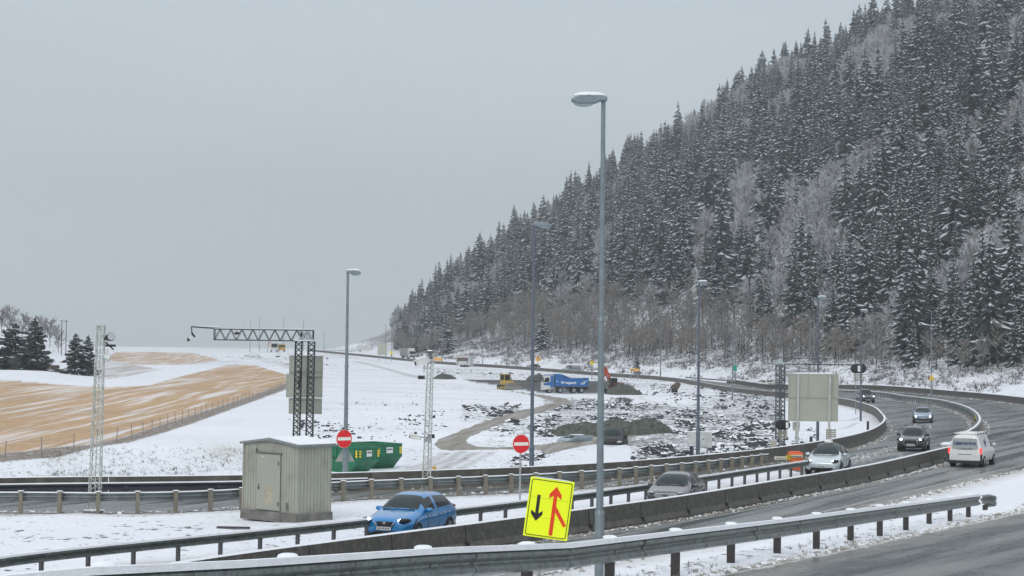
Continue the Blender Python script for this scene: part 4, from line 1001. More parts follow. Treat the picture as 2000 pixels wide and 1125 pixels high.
mb = MB(); mb.ell((dx0 + dw * .52, -.0655, fh + .62), (dw * .20, .003, .40), 0, 14, 6); mb.build('rust_stain', mat('rusty stain', (.37, .325, .235), .7, var=.2, scale=5, dirt=((.335, .34, .285), 1.0, 4)), dr)
mb = MB(); mb.box((dx0 + dw * .12, -.08, fh + .86), (.03, .04, .12), 0); mb.box((dx0 + dw * .12, -.07, fh + .98), (.04, .02, .05), 0); mb.build('handle', M_black, dr)
mb = MB(); mb.box((dx0 + dw * .95, -.07, fh + 1.82), (.03, .03, .16), 0); mb.box((dx0 + dw * .95, -.07, fh + .3), (.03, .03, .16), 0); mb.build('hinge', M_black, dr)
mb = MB(); mb.box((dx0 + dw * .28, -.068, fh + 2.04), (.14, .005, .07), 0); mb.build('door_plate', mat('cream plate', (.55, .48, .36), .5), dr)
mb = MB(); mb.box((dx0 + dw * .5, -.05, fh + 2.19), (dw * 1.1, .07, .04), 0); mb.box((dx0 - .03, -.04, fh + 2.25), (.025, .05, .18), 0); mb.build('door_hood', mat('door frame', (.12, .12, .10), .6), t)
mb = MB()
for k in range(5): mb.box((-WX * .185, -.04, fh + .14 + k * .055), (.13, .03, .025), 0)
mb.build('vent_grille', mat('vent', (.14, .14, .12), .6), t)

# ================================================================ green skips
M_green = mat('green skip paint', (.008, .155, .072), .4, 0, .15, 2, dirt=((.035, .07, .045), .55, 3)); M_lab = mat('white sticker', (.70, .73, .72), .5)
def skip(u, v, rz_, label, Lx=2.75, Wy=1.7, grp='green skips'):
    b = gp(u, v); t = thing('green_skip', label, 'skip', tuple(b), rz_, grp)
    l, w_, H_, m_ = Lx / 2, Wy / 2, 1.32, .66
    b0x = l * .52; wb = w_ * .9
    v_ = [(-b0x, -wb, 0), (b0x, -wb, 0), (b0x, wb, 0), (-b0x, wb, 0), (-l, -w_, m_), (l, -w_, m_), (l, w_, m_), (-l, w_, m_), (-l * .86, -w_, H_), (l, -w_, H_), (l, w_, H_), (-l * .86, w_, H_)]
    f = [(3, 2, 1, 0), (0, 1, 5, 4), (1, 2, 6, 5), (2, 3, 7, 6), (3, 0, 4, 7), (4, 5, 9, 8), (5, 6, 10, 9), (6, 7, 11, 10), (7, 4, 8, 11)]
    mb = MB(); mb.add(v_, f); o = mb.build('body', M_green, t); so_ = o.modifiers.new('s', 'SOLIDIFY'); so_.thickness = .04; so_.offset = -1
    mb = MB()
    for y in (-w_, w_): mb.box((.07 * l, y, H_), (Lx * .93, .08, .07), 0); mb.box((0, y * 1.01, m_), (Lx, .05, .06), 0)
    for x in (l,): mb.box((x, 0, H_), (.08, Wy, .07), 0); mb.box((x * 1.005, 0, m_), (.05, Wy, .06), 0)
    mb.box((-l * .86, 0, H_), (.08, Wy, .07), 0)
    for x in (-.55 * l, -.1 * l, .38 * l, .8 * l): mb.box((x, -w_ - .02, (m_ + H_) / 2), (.06, .05, H_ - m_), 0)
    mb.build('rim', M_green, t)
    for x in (-l * .5, l * .3):
        mb = MB(); mb.box((x, -w_ - .055, 1.02), (.26, .012, .26), 0); s1 = mb.build('sticker', M_lab, t); mb = MB(); mb.box((x, -w_ - .065, 1.06), (.20, .006, .05), 0); mb.build('printed_bar', M_black, s1)
    mb = MB(); mb.box((l + .03, 0, 1.0), (.012, .42, .32), 0); s1 = mb.build('sticker', M_lab, t); mb = MB(); mb.box((l + .038, 0, 1.05), (.006, .34, .06), 0); mb.build('printed_bar', M_black, s1)
    mb = MB()
    for s_ in (-1, 1):
        for k in range(3): mb.box((l + .035, s_ * w_ * .86, .86 + k * .13), (.012, .13, .10), 0)
    for k in range(3): mb.box((l * .93, -w_ - .035, .86 + k * .13), (.12, .012, .10), 0)
    mb.build('hazard_chevron', M_yel, t)
    mb = MB(); mb.tube((-l * .2, -w_ - .08, m_ + .1), (-l * .2, -w_, m_ + .1), .05, n=8); mb.tube((l * .55, -w_ - .08, m_ + .1), (l * .55, -w_, m_ + .1), .05, n=8); mb.build('lifting_lug', M_black, t)
    mb = MB(); mb.box((.05, 0, .85), (Lx * .85, Wy * .9, .5), 0); mb.build('load', M_snow, t)
    return t
skip(681, 921, R(-36), 'nearer green skip with yellow chevrons, behind the lamp pole')
skip(731, 913, R(-50), 'farther green skip, right-hand one, with a white sticker on its end')
# ================================================================ vehicles
def paint(name, col, rough=.28, metal=.3):
    return mat(name, col, rough * .8, metal, .05, 2, coat=1.0, dirt=(tuple(c * .55 + .05 for c in col), .35, 1.2))
def wheel(parent, x, y, r, w_, side):
    mb = MB(); n = 24
    prof_ = [(-w_ / 2, r * .62), (-w_ / 2, r * .93), (-w_ / 2 + .03, r), (w_ / 2 - .03, r), (w_ / 2, r * .93), (w_ / 2, r * .62)]
    vs = []; 
    for a in range(n):
        t_ = 2 * math.pi * a / n
        for p in prof_: vs.append((p[1] * math.cos(t_), p[0], p[1] * math.sin(t_)))
    m_ = len(prof_)
    mb.add(vs, [(a * m_ + j, a * m_ + (j + 1) % m_, ((a + 1) % n) * m_ + (j + 1) % m_, ((a + 1) % n) * m_ + j) for a in range(n) for j in range(m_)])
    wh = bpy.data.objects.new('wheel', mb.mesh('wheel', M_tyre, True)); C.objects.link(wh); wh.parent = parent; wh.location = (x, y, r)
    mb = MB(); mb.tube((0, side * (w_ / 2 - .05), 0), (0, side * (w_ / 2 - .03), 0), r * .64, n=20)
    for k in range(5):
        a = 2 * math.pi * k / 5; mb.tube((0, side * (w_ / 2 - .015), 0), (r * .6 * math.cos(a), side * (w_ / 2 - .02), r * .6 * math.sin(a)), r * .09, r * .07, 5)
    mb.tube((0, side * (w_ / 2 - .04), 0), (0, side * (w_ / 2), 0), r * .14, n=10)
    mb.build('rim', M_rim, wh); return wh
def car(name, label, cat, u, v, psi, st, wdt, H, body, wb, wr=.33, glassx=None, roofglass=False, toward=True, lights=True, grille=None, plate=True, roofm=None, d=None, group='cars on the highway', clad=False, mirror=None, pillars=(), zb=.22, trim_black=.0, rails=False, lz=.66, lyy=.66, lsz=(.20, .17, .07), cowl=None, rear=None):
    if d is None: b = gp(u, v)
    else: b = Dp(u, v, d); b.z = float(gz(b.x, b.y))
    hd = R(psi); dx, dy = (-math.sin(hd), -math.cos(hd)) if toward else (math.sin(hd), math.cos(hd))
    t = thing(name, label, cat, tuple(b), math.atan2(dy, dx), group)
    w_ = wdt / 2; sec = []
    for s_ in st:
        x, zt, zs, wf, wt = s_[:5]; zz = s_[5] if len(s_) > 5 else zb
        a = [(0, zz), (w_ * wf * .86, zz), (w_ * wf * .985, zz + .12), (w_ * wf * 1.0, zz + (zs - zz) * .58), (w_ * wf * .975, zs), (w_ * wt, zt - .045 if zt - zs > .2 else zt - .02), (w_ * wt * .6, zt - .006), (0, zt)]
        sec.append([(x, y, z) for y, z in a] + [(x, -y, z) for y, z in a[-2:0:-1]])
    m_ = len(sec[0]); vs = [p for s_ in sec for p in s_]; fs = []; ms = []
    gx0, gx1, rx0, rx1 = glassx       # cowl x, windscreen top x, rear glass top x, rear glass bottom x
    for i in range(len(st) - 1):
        xa, xb = st[i][0], st[i + 1][0]; xm = (xa + xb) / 2
        for j in range(m_):
            k = (j + 1) % m_; fs.append((i * m_ + j, i * m_ + k, (i + 1) * m_ + k, (i + 1) * m_ + j))
            jj = j if j < 7 else 13 - j      # mirror: 0..6
            mi = 0
            if jj in (5, 6):
                if gx1 < xm < gx0: mi = 2
                elif rx1 < xm < rx0: mi = 1
                elif rx0 < xm < gx1: mi = 3 if roofm else 0
            if jj == 4 and rx1 * .5 + rx0 * .5 < xm < (gx0 * .55 + gx1 * .45) and not any(p0 < xm < p1 for p0, p1 in pillars): mi = 1
            if jj in (1, 0): mi = 4 if clad or jj == 0 else 0
            ms.append(mi)
    fs += [tuple(range(m_ - 1, -1, -1)), tuple((len(st) - 1) * m_ + j for j in range(m_))]; ms += [0, 0]
    me = bpy.data.meshes.new('body'); me.from_pydata(vs, [], fs)
    for q_ in (body, M_glass, M_ws, roofm or body, M_blackp): me.materials.append(q_)
    me.polygons.foreach_set('material_index', ms)
    bm = bmesh.new(); bm.from_mesh(me); bmesh.ops.recalc_face_normals(bm, faces=bm.faces); bm.to_mesh(me); bm.free()
    me.polygons.foreach_set('use_smooth', [True] * len(me.polygons))
    o = bpy.data.objects.new('body', me); C.objects.link(o); o.parent = t
    sub_ = o.modifiers.new('sub', 'SUBSURF'); sub_.levels = 2; sub_.render_levels = 2
    L2 = st[0][0]; R2 = -st[-1][0]
    fx = L2 - .83 * (L2 + R2) / 4.4; rxx = fx - wb
    for x in (fx, rxx):
        for s_ in (1, -1):
            mb = MB(); mb.tube((x, s_ * (w_ - .25), wr + .02), (x, s_ * (w_ * .972), wr + .02), wr * 1.2, n=24); mb.build('wheel_arch', M_black, t)
            wheel(t, x, s_ * (w_ - .09), wr, .21, s_)
    zc = next(s_[1] for s_ in st if s_[0] <= gx0)
    def surf_x(y, z, front=True):   # rough nose position for width y and height z
        prev = None
        for s_ in (st if front else st[::-1]):
            if s_[1] >= z + .02 and s_[3] * w_ * .97 >= abs(y): 
                if prev is None: return s_[0]
                f_ = max(0, min(1, max((z - prev[1]) / max(s_[1] - prev[1], .01), (abs(y) / w_ - prev[3]) / max(s_[3] - prev[3], .01)))); return prev[0] + (s_[0] - prev[0]) * f_
            prev = s_
        return st[0][0]
    for s_ in (1, -1):
        y = s_ * w_ * lyy; x = surf_x(y, lz)
        mb = MB(); mb.ell((x - .05, y, lz), (lsz[0], lsz[1] * 1.15, lsz[2] * 1.3), 0, 14, 7, M=Matrix.Translation((x, y, lz)) @ Matrix.Rotation(-s_ * R(38), 4, 'Z') @ Matrix.Rotation(s_ * R(10), 4, 'X') @ Matrix.Translation((-x, -y, -lz)))
        hl_ = mb.build('headlight', M_black if lights else M_lampoff, t, smooth=True)
        if lights:
            mb = MB(); mb.ell((x + .01, y, lz + .01), (lsz[0] * .8, lsz[1] * .85, lsz[2]), 0, 12, 6, M=Matrix.Translation((x, y, lz)) @ Matrix.Rotation(-s_ * R(38), 4, 'Z') @ Matrix.Translation((-x, -y, -lz))); mb.build('lamp', M_lamp, hl_, smooth=True)
        # mirrors
        mx_ = mirror or (gx0 - .28, .98); yy = s_ * (w_ * .98 + .06)
        mb = MB(); mb.ell((mx_[0], yy, mx_[1]), (.09, .13, .085), 0, 12, 7, p=.8); mb.box((mx_[0], s_ * (w_ * .90), mx_[1] - .04), (.06, .18, .03), 1); mb.build('mirror', [body if not clad else M_blackp, M_black], t, smooth=True)
        # tail lamps and handles
        xr = -R2
        mb = MB(); mb.ell((xr + .17, s_ * w_ * .76, .96 if rear is None else rear), (.13, .12, .06), 0, 10, 6); mb.build('tail_lamp', mat('tail lamp off', (.20, .01, .015), .3), t)
        for hx in ((.18, -.72) if len(pillars) else (.1,)):
            mb = MB(); mb.box((hx * H / 1.5, s_ * w_ * 1.0, .80 * H / 1.5), (.19, .03, .028), 0); mb.build('door_handle', M_galv, t, bevel=.008)
    # dark seam lines of the front door
    mb = MB()
    for s_ in (1, -1):
        for hx in (gx0 - .5, gx0 - 1.42, gx0 - 2.2): mb.box((hx, s_ * w_ * .990, .60), (.006, .012, .50), 0)
    mb.build('door_seam', M_black, t)
    # windscreen wipers and dark cowl
    mb = MB(); mb.box((gx0 - .02, 0, zc + .005), (.10, wdt * .66, .03), 0)
    za = zc; slope = (H - .06 - zc) / (gx0 - gx1)
    for y0, y1 in ((.45, .02), (-.05, -.48)):
        mb.tube((gx0 - .03, y0, za + .04), (gx0 - .26, y1, za + .04 + .23 * slope), .014, n=5)
    mb.build('wiper', M_black, t)
    if grille == 'vshape':
        x = surf_x(0, .62) + .035
        mb = MB(); mb.prism([(-.30, .70), (.30, .70), (.20, .50), (-.20, .50)], x - .08, x, 0, axis='x'); mb.build('grille', M_black, t, bevel=.02)
        mb = MB()
        for s_ in (1, -1): mb.tube((x - .02, s_ * .40, .72), (x + .0, s_ * .22, .46), .022, n=6)
        mb.tube((x, -.22, .46), (x, .22, .46), .022, n=6); mb.ell((x + .005, 0, .645), (.02, .075, .045), 0, 12, 6); mb.build('chrome_trim', M_rim, t, smooth=True)
    if grille == 'closed':
        x = surf_x(0, .62) + .03
        mb = MB(); mb.prism([(-.50, .62), (-.42, .70), (.42, .70), (.50, .62), (.40, .50), (-.40, .50)], x - .08, x, 0, axis='x'); g_ = mb.build('grille_panel', mat('light grey grille', (.36, .37, .39), .4, .4), t, bevel=.015)
        mb = MB(); mb.ell((x + .004, 0, .61), (.012, .115, .05), 0, 14, 6); mb.build('emblem', M_black, g_)
        mb = MB(); mb.box((x + .018, -.045, .61), (.006, .02, .065), 0); mb.box((x + .018, .045, .61), (.006, .02, .065), 0); mb.tube((x + .018, -.04, .60), (x + .018, .04, .62), .009, n=5); mb.build('emblem_mark', M_rim, g_)
    if grille == 'hex':
        x = surf_x(0, .6) + .035
        mb = MB(); mb.prism([(-.46, .60), (-.36, .78), (.36, .78), (.46, .60), (.34, .38), (-.34, .38)], x - .10, x, 0, axis='x'); g_ = mb.build('grille', M_black, t, bevel=.02)
        mb = MB(); P_ = [(-.46, .60), (-.36, .78), (.36, .78), (.46, .60), (.34, .38), (-.34, .38)]
        for a, c in zip(P_, P_[1:] + P_[:1]): mb.tube((x + .005, *a), (x + .005, *c), .02, n=5)
        mb.build('chrome_surround', M_rim, g_)
    if grille == 'lower':
        x = surf_x(0, .4) + .03
        mb = MB(); mb.box((x - .05, 0, .36), (.1, wdt * .62, .12), 0); mb.build('lower_intake', M_black, t, bevel=.03)
    if plate:
        x = surf_x(0, .5) + .055
        mb = MB(); mb.box((x, 0, .47), (.015, .52, .11), 0); p_ = mb.build('number_plate', M_plate, t)
        mb = MB()
        for k in range(7): mb.box((x + .009, -.19 + k * .063, .47), (.004, .032, .06), 0)
        mb.build('plate_character', M_black, p_)
    if rails:
        for s_ in (1, -1): mb = MB(); mb.tube((gx1 - .15, s_ * w_ * .66, H + .02), (rx0 + .1, s_ * w_ * .64, H + .02), .02, n=6); mb.build('roof_rail', M_black, t)
    return t, surf_x
def hatch(L=4.45, H=1.54, hood=1.0, nose=.66, cowl=1.05, wst=.28, rst=-1.35, reb=-2.02, k=1.0):
    a = L / 2; z = H / 1.54
    return [(a, nose, nose - .12, .66, .5, .34), (a - .07, nose + .10, nose - .02, .82, .62, .25), (a - .30, hood - .14, .72, .95, .72, .22), (a - .75, hood - .06, .80, 1.0, .78, .22), (cowl + .08, hood, .88, 1.0, .80, .22),
            (cowl, hood + .02, .90, 1.0, .80, .22), ((cowl + wst) / 2, (hood + H) / 2 + .055, .92, 1.0, .72, .22), (wst, H - .05, .94, 1.0, .655, .22), (wst - .30, H, .95, 1.0, .645, .22), (wst - .42, H + .005, .955, 1.0, .645, .22), (wst - .50, H + .005, .96, 1.0, .645, .22),
            (-1.0, H - .02, .99, 1.0, .635, .22), (rst, H - .05, 1.01, 1.0, .62, .22), (rst - .12, H - .075, 1.02, .995, .615, .22), (reb, 1.10 * z, 1.0, .95, .66, .26), (-a + .06, .95 * z, .88, .90, .66, .32), (-a, .62, .55, .84, .60, .38)]
M_blue = paint('bright blue car paint', (.003, .20, .50)); M_gry = paint('warm grey car paint', (.075, .075, .083)); M_sil = paint('pale silver blue car paint', (.52, .59, .62), .32, .2)
M_dk = paint('dark grey car paint', (.035, .042, .048)); M_lb = paint('light blue grey car paint', (.20, .27, .36)); M_dv = paint('dark van paint', (.055, .065, .08)); M_wp = paint('white van paint', (.68, .69, .67), .35, 0)
car('hatchback_car', 'bright blue hatchback driving behind the dark concrete barrier, headlights on', 'car', 803, 1050, 21, hatch(), 1.79, 1.54, M_blue, 2.70, glassx=(1.05, .28, -1.47, -2.02), grille='vshape', pillars=((-.22, -.14),), d=66, lz=.74, lyy=.74, lsz=(.26, .13, .062), mirror=(.62, 1.0))
car('grey_car', 'warm grey coupe-like car behind the barrier, pale closed grille panel', 'car', 1321, 1000, 17, hatch(4.4, 1.46, .95, .66, 1.15, .35, -1.05, -2.0), 1.82, 1.46, M_gry, 2.70, glassx=(1.15, .35, -1.17, -2.0), grille='closed', d=80, pillars=((-.15, -.07),), lights=False, plate=False, mirror=(.7, .95), lz=.72, lsz=(.2, .12, .04))
tc_, sx_ = car('silver_car', 'pale silver car with a taxi-like roof sign and a dark object behind, headlights on', 'car', 1618, 922, 18.5, hatch(4.75, 1.62, 1.0, .64, 1.2, .25, -1.35, -2.15), 1.92, 1.62, M_sil, 2.89, glassx=(1.2, .25, -1.47, -2.15), grille='lower', d=103.5, pillars=((-.25, -.17),), roofm=M_glass, mirror=(.72, 1.05), lz=.76, lyy=.72, lsz=(.24, .13, .06), wr=.36)
mb = MB(); mb.ell((-.05, .0, 1.68), (.12, .24, .10), 0, 12, 6, p=.7); mb.build('roof_sign', M_white, tc_, smooth=True)
mb = MB(); mb.tube((.75, -.25, 1.14), (.42, -.42, 1.4), .018, n=5); mb.tube((.42, -.42, 1.4), (.34, -.18, 1.52), .018, n=5); mb.tube((.75, -.75, 1.14), (.36, -.55, 1.52), .018, n=5); mb.build('wiper_blade', M_black, tc_)
car('suv_car', 'dark grey suv on the wet road with bright bluish headlights and chrome-framed grille', 'car', 1785, 884, 17.5, hatch(4.5, 1.62, 1.06, .74, 1.1, .38, -1.45, -2.1), 1.85, 1.62, M_dk, 2.68, glassx=(1.1, .38, -1.57, -2.1), grille='hex', d=129, pillars=((-.12, -.04),), rails=True, lz=.80, lyy=.76, lsz=(.2, .17, .085), wr=.36, clad=True, mirror=(.72, 1.08))
car('compact_suv', 'light blue-grey car following the dark grey suv through the bend, headlights on', 'car', 1802, 828, 11.5, hatch(4.5, 1.50, 1.0, .70, 1.1, .38, -1.3, -2.05), 1.84, 1.50, M_lb, 2.70, glassx=(1.1, .38, -1.42, -2.05), grille='lower', d=182, pillars=((-.12, -.04),), lz=.62, lyy=.80, lsz=(.2, .14, .12), mirror=(.7, 1.0))
car('people_carrier', 'tall dark grey vehicle at the start of the bend behind a lamp pole, headlights on', 'car', 1689, 784, -2, hatch(4.75, 1.92, 1.18, .85, 1.35, .75, -1.7, -2.2), 1.95, 1.92, M_dv, 3.0, glassx=(1.35, .75, -1.82, -2.2), grille='hex', d=262, pillars=((.2, .3),), rails=True, lz=.92, lyy=.78, lsz=(.2, .17, .09), wr=.37, clad=True, mirror=(1.0, 1.25))
car('white_hatchback', 'small white car far away beyond the long barrier, right of the green sign', 'car', 1491, 752, 70, hatch(4.2, 1.48, .98, .66), 1.76, 1.48, M_wp, 2.55, glassx=(1.05, .28, -1.47, -2.02), d=378, pillars=((-.22, -.14),), plate=False)
car('parked_car', 'black car parked on the snow of the work site behind the tallest lamp pole', 'car', 1197, 876, 8, hatch(4.6, 1.62, 1.06, .74, 1.1, .38, -1.5, -2.15), 1.85, 1.60, M_black, 2.7, glassx=(1.1, .38, -1.62, -2.15), pillars=((-.12, -.04),), lights=False, plate=False, group='cars parked on the work site', d=134).__getitem__(0).location.z -= .45
mb = MB(); mb.ell((0, 0, 1.0), (2.0, .8, .08), 0)
tp_ = car('snowy_car', 'light blue car half buried by snow beside the dirt track of the work site', 'car', 1122, 880, 40, hatch(4.0, 1.0, .7, .5), 1.7, 1.0, mat('icy blue paint', (.28, .36, .40), .4), 2.4, wr=.2, zb=.05, glassx=(1.05, .28, -1.47, -2.02), pillars=((-.22, -.14),), lights=False, plate=False, group='cars parked on the work site', d=137, mirror=(.6, .7), lz=.45)[0]; tp_.location.z -= .28; tp_.scale = (.72, .72, .72)
mb = MB(); mb.ell((-.4, 0, 1.0), (1.1, .55, .05), 0, 14, 5); mb.build('snow_cap', M_snow, tp_)
car('dark_red_car', 'dark red car behind the long barrier, crossing the second lamp pole', 'car', 1041, 722, 50, hatch(4.3, 1.48, .98, .66), 1.76, 1.48, paint('dark red paint', (.10, .03, .03)), 2.55, glassx=(1.05, .28, -1.47, -2.02), d=540, pillars=((-.22, -.14),), plate=False, lights=False)
def vanst(L=5.1, H=1.91):
    a = L / 2
    return [(a, .78, .62, .66, .5, .36), (a - .08, .92, .74, .86, .64, .28), (a - .35, 1.10, .90, .97, .76, .24), (a - .85, 1.20, 1.0, 1.0, .80, .24), (a - .95, 1.22, 1.02, 1.0, .80, .24), (a - 1.35, 1.62, 1.04, 1.0, .76, .24),
            (a - 1.75, H - .05, 1.05, 1.0, .74, .24), (a - 2.0, H, 1.06, 1.0, .74, .24), (a - 2.1, H, 1.06, 1.0, .74, .24), (.0, H, 1.07, 1.0, .74, .24), (-1.2, H, 1.08, 1.0, .74, .24), (-a + .28, H - .02, 1.08, 1.0, .73, .24), (-a + .12, H - .07, 1.06, .99, .72, .26), (-a + .02, 1.05, .98, .98, .80, .34), (-a - .02, .72, .6, .96, .8, .36)]
def van(name, label, u, v, psi, d, body, toward=False, w_=1.93, H=1.91, L=5.1, lights=False):
    a = L / 2
    return car(name, label, 'van', u, v, psi, vanst(L, H), w_, H, body, 3.2, wr=.34, glassx=(a - .90, a - 1.80, -99, -100), pillars=((-9, .55),), d=d, toward=toward, lights=lights, plate=False, mirror=(a - 1.35, 1.22), lz=.85, rear=1.02)[0]
v = van('delivery_van', 'white delivery van with blue lettering on its rear window, red tail lamps lit, driving away', 1900, 912, 24, 112, M_wp)
# rear details of the van
a = -2.55 - .03; w_ = .965
M_rg = mat('frosted rear glass', (.30, .33, .33), .25)
MR = Matrix(((0, 0, -1, 0), (-1, 0, 0, 0), (0, 1, 0, 0), (0, 0, 0, 1)))     # text plane facing backwards (-x), reading left to right
mb = MB(); P_ = [(-.74, 1.18), (-.70, 1.10), (-.35, 1.05), (.35, 1.05), (.70, 1.10), (.74, 1.18), (.68, 1.62), (.60, 1.68), (-.60, 1.68), (-.68, 1.62)]
def slantx(z): return a + .02 + max(0, z - 1.0) * .135
vs = [(slantx(p[1]) - .02, p[0], p[1]) for p in P_] + [(slantx(p[1]) + .05, p[0], p[1]) for p in P_]; n = len(P_)
mb.add(vs, [tuple(range(n - 1, -1, -1)), tuple(range(n, 2 * n))] + [(i, (i + 1) % n, (i + 1) % n + n, i + n) for i in range(n)]); rw = mb.build('rear_window', M_rg, v)
text_part('Låssenteret', .27, mat('dark blue lettering', (.02, .035, .12), .5), rw, Matrix.Translation((slantx(1.40) - .034, 0, 1.40)) @ Matrix.Rotation(R(-7.5) * -1, 4, 'Y') @ MR, sx=.98, bold=.012)
mb = MB(); mb.tube((slantx(1.08) - .03, -.45, 1.085), (slantx(1.08) - .03, .2, 1.075), .012, n=5); mb.tube((slantx(1.08) - .03, 0, 1.07), (slantx(1.1) - .03, 0, 1.13), .014, n=5); mb.build('rear_wiper', M_black, rw)
for s_ in (1, -1):
    mb = MB(); mb.box((a + .10, s_ * .905, .96), (.16, .12, .33), 0, bev=.03); mb.build('lit_tail_lamp', M_tail, v, bevel=.02)
    mb = MB(); mb.box((a + .12, s_ * .93, .52), (.22, .10, .52), 0); mb.build('bumper_corner', M_blackp, v, bevel=.02)
mb = MB(); mb.box((a + .09, 0, .33), (.22, 1.86, .17), 0); mb.build('rear_bumper', M_blackp, v, bevel=.03)
mb = MB(); mb.box((a + .035, 0, .66), (.02, .54, .115), 0); pl_ = mb.build('number_plate', mat('green plate', (.01, .16, .13), .4), v)
mb = MB()
for k in range(7): mb.box((a + .023, -.19 + k * .063, .66), (.004, .03, .05), 0)
mb.build('plate_character', M_black, pl_)
mb = MB(); mb.box((a + .02, 0, .765), (.05, .8, .025), 0); mb.box((a + .045, 0, .875), (.02, 1.25, .015), 0); mb.build('tailgate_trim', M_blackp, v, bevel=.005)
mb = MB()
for x in (-2.15, -1.3, -.5, .3):
    mb.tube((x, -.72, 1.95), (x, .72, 1.95), .03, n=6)
    for s_ in (1, -1): mb.box((x, s_ * .70, 1.92), (.08, .06, .10), 1)
mb.tube((-2.2, -.55, 2.0), (.3, -.55, 2.0), .035, n=6); mb.build('roof_rack', [M_white, M_black], v)
mb = MB(); M_bm = mat('blue side mark', (.03, .08, .22), .5)
for x, z, l_, h_ in ((-.95, 1.45, .5, .05), (-.95, 1.32, .6, .045), (-.95, 1.22, .5, .03), (-1.0, 1.4, .05, .5), (-.75, 1.36, .10, .30)): mb.box((x, -.955 + (z - 1.08) * .17 - .012 if False else -.95 + max(0, z - 1.08) * .30, z), (l_, .02, h_), 0, M=None)
mb.build('side_graphic', M_bm, v)
van('grey_van', 'pale grey van far away behind the long barrier above the dump truck', 1116, 727, 58, 505, paint('pale grey van paint', (.30, .34, .34)), toward=True)
# ---------------------------------------------------------------- dump truck
b = gp(1103, 771); b = Vector((Dp(1103, 771, 338).x, 338, float(gz(Dp(1103, 771, 338).x, 338))))
t = thing('dump_truck', 'blue and white four-axle dump truck with white lettering on the work site', 'truck', tuple(b), R(180 + 8), 'construction machines')
# local +x = front ; side towards camera is local +y (left side)
M_tb = mat('truck blue', (.010, .12, .36), .45, 0, .12, 1.5, dirt=((.03, .06, .12), .5, 1.5)); M_tw = mat('truck white', (.58, .59, .57), .5, dirt=((.3, .3, .28), .4, 2)); M_ch = mat('chassis dark', (.02, .022, .024), .7)
f0 = 4.15
mb = MB(); mb.prism([(f0 - 2.0, .85), (f0 - .12, .55), (f0, .75), (f0 - .02, 1.75), (f0 - .32, 3.0), (f0 - .55, 3.12), (f0 - 2.0, 3.12)], -1.25, 1.25, 0); cab = mb.build('cab', M_tw, t, bevel=.06)
for s_ in (1, -1):
    mb = MB(); y = s_ * 1.252
    mb.prism([(f0 - 1.95, .95), (f0 - 1.35, .95), (f0 - 1.35, 3.06), (f0 - 1.95, 3.06)], y - .01, y + .01, 0); mb.prism([(f0 - 1.35, 1.35), (f0 - .15, 1.35), (f0 - .12, 1.7), (f0 - 1.35, 1.98)], y - .012, y + .008, 0); mb.build('blue_side_panel', M_tb, cab)
    mb = MB(); mb.prism([(f0 - 1.15, 1.98), (f0 - .20, 1.86), (f0 - .42, 2.72), (f0 - 1.15, 2.72)], y - .014, y + .014, 0); mb.build('side_window', M_glass, cab)
    mb = MB(); mb.box((f0 - .05, s_ * 1.42, 2.25), (.12, .14, .65), 0); mb.build('mirror', M_black, cab)
mb = MB(); mb.add([(f0 - .01, -1.1, 1.95), (f0 - .01, 1.1, 1.95), (f0 - .26, 1.05, 2.85), (f0 - .26, -1.05, 2.85), (f0 - .08, -1.1, 1.95), (f0 - .08, 1.1, 1.95), (f0 - .36, 1.05, 2.85), (f0 - .36, -1.05, 2.85)], [(0, 1, 2, 3), (7, 6, 5, 4), (0, 4, 5, 1), (1, 5, 6, 2), (2, 6, 7, 3), (3, 7, 4, 0)]); mb.build('windscreen', M_glass, cab)
mb = MB(); mb.box((f0 - 1.3, 0, 3.2), (1.2, 2.2, .14), 0); mb.box((f0 - .4, 0, 3.16), (.1, 2.3, .12), 0); mb.build('roof_bar', M_tb, cab, bevel=.03)
mb = MB(); mb.box((-.6, 0, .95), (7.2, .9, .32), 0); mb.box((1.3, .95, .75), (.9, .4, .5), 0); mb.box((-3.9, 0, .8), (.3, 2.2, .3), 0); mb.build('chassis', M_ch, t)
mb = MB()
for x0, x1 in ((1.95, 2.35), (.2, 1.1)):
    for z in (.55, .95): mb.box(((x0 + x1) / 2, 1.2, z), (x1 - x0, .04, .06), 0)
    mb.box((x0, 1.2, .75), (.05, .04, .45), 0)
mb.build('side_guard', M_tw, t)
bx0, bx1 = 1.95, -4.05
mb = MB(); P_ = [(bx0, 1.25), (bx0 - .3, 1.2), (-3.2, 1.2), (bx1 + .15, 1.45), (bx1 - .1, 2.75), (bx0 - 1.45, 2.62), (bx0 - 1.75, 2.62), (bx0 - 1.15, 3.38), (bx0 - .05, 3.38)]
mb.prism(P_[::-1], 1.15, 1.25, 0); mb.prism(P_[::-1], -1.25, -1.15, 0); mb.box(((bx0 + bx1) / 2 + .1, 0, 1.3), (5.7, 2.4, .16), 0); mb.box((bx0 - .05, 0, 2.3), (.1, 2.4, 2.1), 0); mb.box((bx0 - .6, 0, 3.34), (1.1, 2.4, .06), 0)
mb.prism([(bx1 + .1, 1.4), (bx1 + .2, 1.4), (bx1 - .02, 2.72), (bx1 - .12, 2.72)], -1.2, 1.2, 0)
tip = mb.build('tipper_body', M_tb, t, bevel=.015)
mb = MB(); mb.box((-1.1, 1.27, 2.66), (5.4, .09, .10), 0); mb.box((-1.1, 1.26, 1.28), (5.8, .06, .07), 0); mb.build('side_rail', M_tb, tip)
mb = MB(); mb.ell((-1.2, 0, 2.45), (2.6, 1.05, .5), 0, 18, 8); mb.build('load', mat('snowy spoil load', (.55, .56, .55), .9, var=.35, scale=2.5), t, smooth=True)
